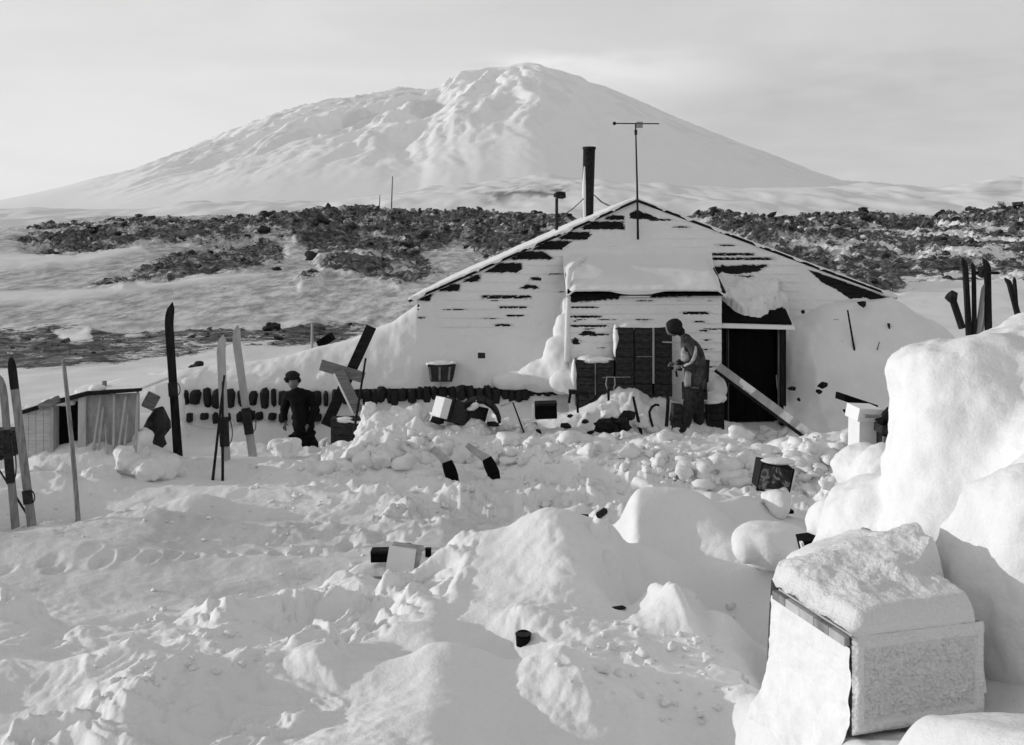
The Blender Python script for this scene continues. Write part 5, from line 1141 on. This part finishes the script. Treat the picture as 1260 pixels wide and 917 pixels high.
# left face under hard snow, with the bare lid edge above it
a, b = np.meshgrid(np.linspace(-.6, 1, 70), np.linspace(0, 1.09, 70), indexing='ij'); V = np.zeros((70, 70, 3)); rl = .012+.01*fbm2(b*4, a*4, 3, 411)+.10*sst(.2, -.6, a)*(1+.3*fbm2(b*3, a*2, 2, 412))
for k in range(3): V[..., k] = K0[k]+ey[k]*(b*1.02-.01)+ez[k]*(a*.90)-exn[k]*rl
me = grid_mesh('snow_face', V, 70, 70, M_snow, flip=True); me.transform(Matrix.Translation(-wloc(cr))); link('snow_face', me, cr)
for i in range(5):
    MB().obox(K0+ey*((i+.5)/5)+ez*.965-exn*.02, exn*.012, ey*.098, ez*.05).build('lid_edge', [M_pale, M_greyw, M_pale, M_paleb, M_greyw][i], cr)
MB().obox(K0+ez*1.012+(ex+ey)/2, ex*.50, ey*.50, ez*.02).build('lid', M_paleb, cr)
plank(K0+ex*1.06+ey*.2-ez*1.3, K0+ex*1.07+ey*.25+ez*.85, .09, .03, 'black board standing in for shade in the gap between big crate and snow wall', M_dark, exn)  # dark board set in to draw the shadow of the gap
blob('snow_heap', [(K0+ex*.25-ez*.40-eyn*.05, (.30, .2, .12), .3), (K0+ex*.8-ez*.42-eyn*.04, (.3, .2, .12), .3), (K0-exn*.24-ez*1.15+ey*.2, (.26, .4, .26)), (K0+ex*.5-ez*.9, (.5, .4, .2), .3)], M_frost, .022, .03, 5, 15, 4, kind='structure')

# skis standing behind the bank
GR_ = 'skis standing along the crest of the right-hand bank'
def bs(p0, p1, w, lab, curl=(0, 0, 0), mat=M_dark, Y=7.4):
    ski(W(p0[0], p0[1]+14, Y), W(p1[0], p1[1], Y), w, lab, mat, curl, t=.02, wdir=(1, .3, 0), group=GR_)
t = thing('stake', W(1182, 398, 7.3), 'short thick stake with a knobbed head on the bank, left of the skis', 'stake'); MB().tube([W(1184, 404, 7.3), W(1173, 371, 7.3)], .024, 8).build('shaft', M_dark, t); MB().chunk(W(1171, 366, 7.3), .042, 2, .2, (.9, .9, 1.1), r9).build('knob', M_dark, t)
bs((1192, 392), (1187, 317), .042, 'dark ski curving left at its tip, leftmost on the bank crest', (-.015, 0, 0)); bs((1199, 390), (1198, 323), .028, 'thin dark ski second from the left on the bank crest', (-.01, 0, 0))
bs((1204, 388), (1211, 347), .026, 'short bowed stick between the dark skis on the bank', (.03, 0, 0), M_greyw); bs((1216, 384), (1215, 318), .05, 'widest dark ski curving left at its tip on the bank crest', (-.03, 0, 0))
bs((1252, 372), (1240, 342), .035, 'stub of dark ski leaning left at the right edge of the photo', (-.02, 0, 0), Y=7.0); bs((1251, 372), (1248, 341), .02, 'thin dark stub beside the leaning one at the right edge', (.0, 0, 0), Y=7.05)
pole(W(1210, 392, 7.5), W(1214, 362, 7.5), .012, 'pale thin stick crossing behind the widest ski on the bank', M_greyw, name='stick', cat='stick')
t = thing('lashing', W(1210, 336, 7.6), 'dark bundle with a cross strut lashed between the skis on the bank', 'bundle'); MB().chunk(W(1209, 335, 7.6), .045, 2, .25, (1.1, .8, 1), r9).build('bundle', M_dark, t); MB().beam(W(1200, 336, 7.6), W(1229, 336, 7.6), .02, .02, (0, 0, 1)).build('strut', M_dark, t)

# ------------------------------------------------------------------ loose snow clods and lava rubble
rc = random.Random(21)
def inp(px, py, poly): return bool(inpoly(np.array([px], float), np.array([py], float), poly)[0])
m = MB(); cnt = 0
zones = [([(380, 512), (520, 500), (640, 520), (760, 528), (1080, 528), (1080, 600), (900, 600), (640, 570), (400, 585)], 480, (.018, .15)),
         ([(300, 570), (1000, 560), (900, 640), (600, 640), (300, 640)], 150, (.01, .06)), ([(0, 600), (560, 600), (520, 690), (0, 690)], 120, (.006, .028)),
         ([(150, 730), (480, 690), (430, 800), (100, 860)], 110, (.006, .030)), ([(660, 830), (800, 735), (910, 745), (960, 850), (850, 900)], 90, (.008, .035)), ([(760, 560), (1080, 540), (1060, 600), (860, 600)], 120, (.02, .15))]
cand = []
for poly, n, (r0, r1) in zones:
    xs0 = [p[0] for p in poly]; ys0 = [p[1] for p in poly]; k = 0
    while k < n:
        px, py = rc.uniform(min(xs0), max(xs0)), rc.uniform(min(ys0), max(ys0))
        if inp(px, py, poly): cand.append((px, py, r0+(r1-r0)*rc.random()**3.2)); k += 1
Yt = np.array([3900/(c[1]-300) for c in cand]); pxs = np.array([c[0] for c in cand]); pys = np.array([c[1] for c in cand])
for _ in range(12):       # walk each one along its sight line to the ground
    zz = ground((pxs-630)/F*Yt, Yt); Yt = .5*Yt+.5*np.clip((CAMZ-zz)*F/(pys-HY), 3.5, 17.2)
zz = ground((pxs-630)/F*Yt, Yt)
for c, Y, z0 in zip(cand, Yt, zz):
    m.chunk(((c[0]-630)/F*Y, Y, z0+c[2]*.25), c[2], 2, .38, (1.2, 1.0, .75), rc)
m.build('snow_rubble', M_snow, smooth=True, kind='stuff', centre=False)
# lava rubble: many small stones in the dark patches, the largest as single boulders
m = MB(); nB = 0; rl_ = np.random.default_rng(5)
py_ = rl_.uniform(262, 480, 26000); Yr = rl_.uniform(26, 134, 26000); pxr = rl_.uniform(-60, 1330, 26000); Xr = (pxr-630)/F*Yr
zr, rk, _ = ground(Xr, Yr, True); keep = (rk > .42) & (rl_.random(26000) < rk*(.35+.65*(Yr/130)))
Xr, Yr, zr, rk = Xr[keep][:6000], Yr[keep][:6000], zr[keep][:6000], rk[keep][:6000]
for X, Y, z0 in zip(Xr, Yr, zr):
    r = Y/F*(.9+4.2*rc.random()**5)
    m.chunk((X, Y, z0+r*.2), r, 1, .35, (1.4, 1.2, .8), rc)
m.build('lava_rubble', M_dusted, kind='stuff', centre=False)
GBo = 'dark lava boulders on the ridge'
bo = [(268, 272, 122, 9), (330, 276, 110, 6), (385, 290, 95, 9), (395, 308, 85, 8), (440, 285, 95, 8), (470, 300, 88, 9), (505, 292, 95, 8), (545, 290, 98, 7), (575, 288, 100, 7), (500, 332, 74, 8), (520, 322, 78, 6), (385, 346, 65, 9), (340, 382, 54, 4), (233, 310, 88, 7), (325, 318, 84, 7), (640, 268, 118, 5), (700, 268, 118, 6), (880, 272, 115, 6), (935, 270, 116, 5), (1023, 270, 118, 7), (1065, 273, 112, 6), (1150, 268, 118, 5), (1245, 272, 116, 6), (205, 300, 92, 5), (600, 300, 92, 7), (660, 305, 90, 5), (335, 423, 32, 9), (243, 466, 24, 8), (40, 288, 108, 6), (1010, 320, 84, 5), (960, 300, 92, 6), (430, 330, 75, 7)]
mb_ = []
for k in range(6):
    q = MB(); q.chunk((0, 0, 0), 1, 3, .32, (1.25, 1, .85), random.Random(60+k)); me = bpy.data.meshes.new('boulder'); me.from_pydata(q.v, [], q.f); me.materials.append(M_rock); mb_.append(me)
for k, (px, py, Y, r) in enumerate(bo):
    X = (px-630)/F*Y; o = link('boulder', mb_[k % 6]); s_ = r/F*Y; o.scale = (s_, s_, s_); o.location = (X, Y, gz(X, Y)+s_*.35); o.rotation_euler = (0, 0, rc.uniform(0, 6)); props(o, 'dark lava boulder sticking out of the snowy ridge behind the hut', 'boulder', GBo)

# ------------------------------------------------------------------ thin polar haze
hm = bpy.data.materials.new('haze'); hm.use_nodes = True; n = hm.node_tree.nodes; l = hm.node_tree.links; n.remove(n['Principled BSDF'])
hv = n.new('ShaderNodeVolumePrincipled'); hv.inputs['Color'].default_value = (.95, .95, .95, 1); hv.inputs['Density'].default_value = 2.5e-5; hv.inputs['Anisotropy'].default_value = .2; l.new(hv.outputs[0], n['Material Output'].inputs['Volume'])
MB().add([(-45000, -45000, -4), (45000, -45000, -4), (45000, 40000, -4), (-45000, 40000, -4), (-45000, -45000, 4200), (45000, -45000, 4200), (45000, 40000, 4200), (-45000, 40000, 4200)],
  [(3, 2, 1, 0), (4, 5, 6, 7), (0, 1, 5, 4), (1, 2, 6, 5), (2, 3, 7, 6), (3, 0, 4, 7)]).build('haze', hm, kind='stuff', centre=False)
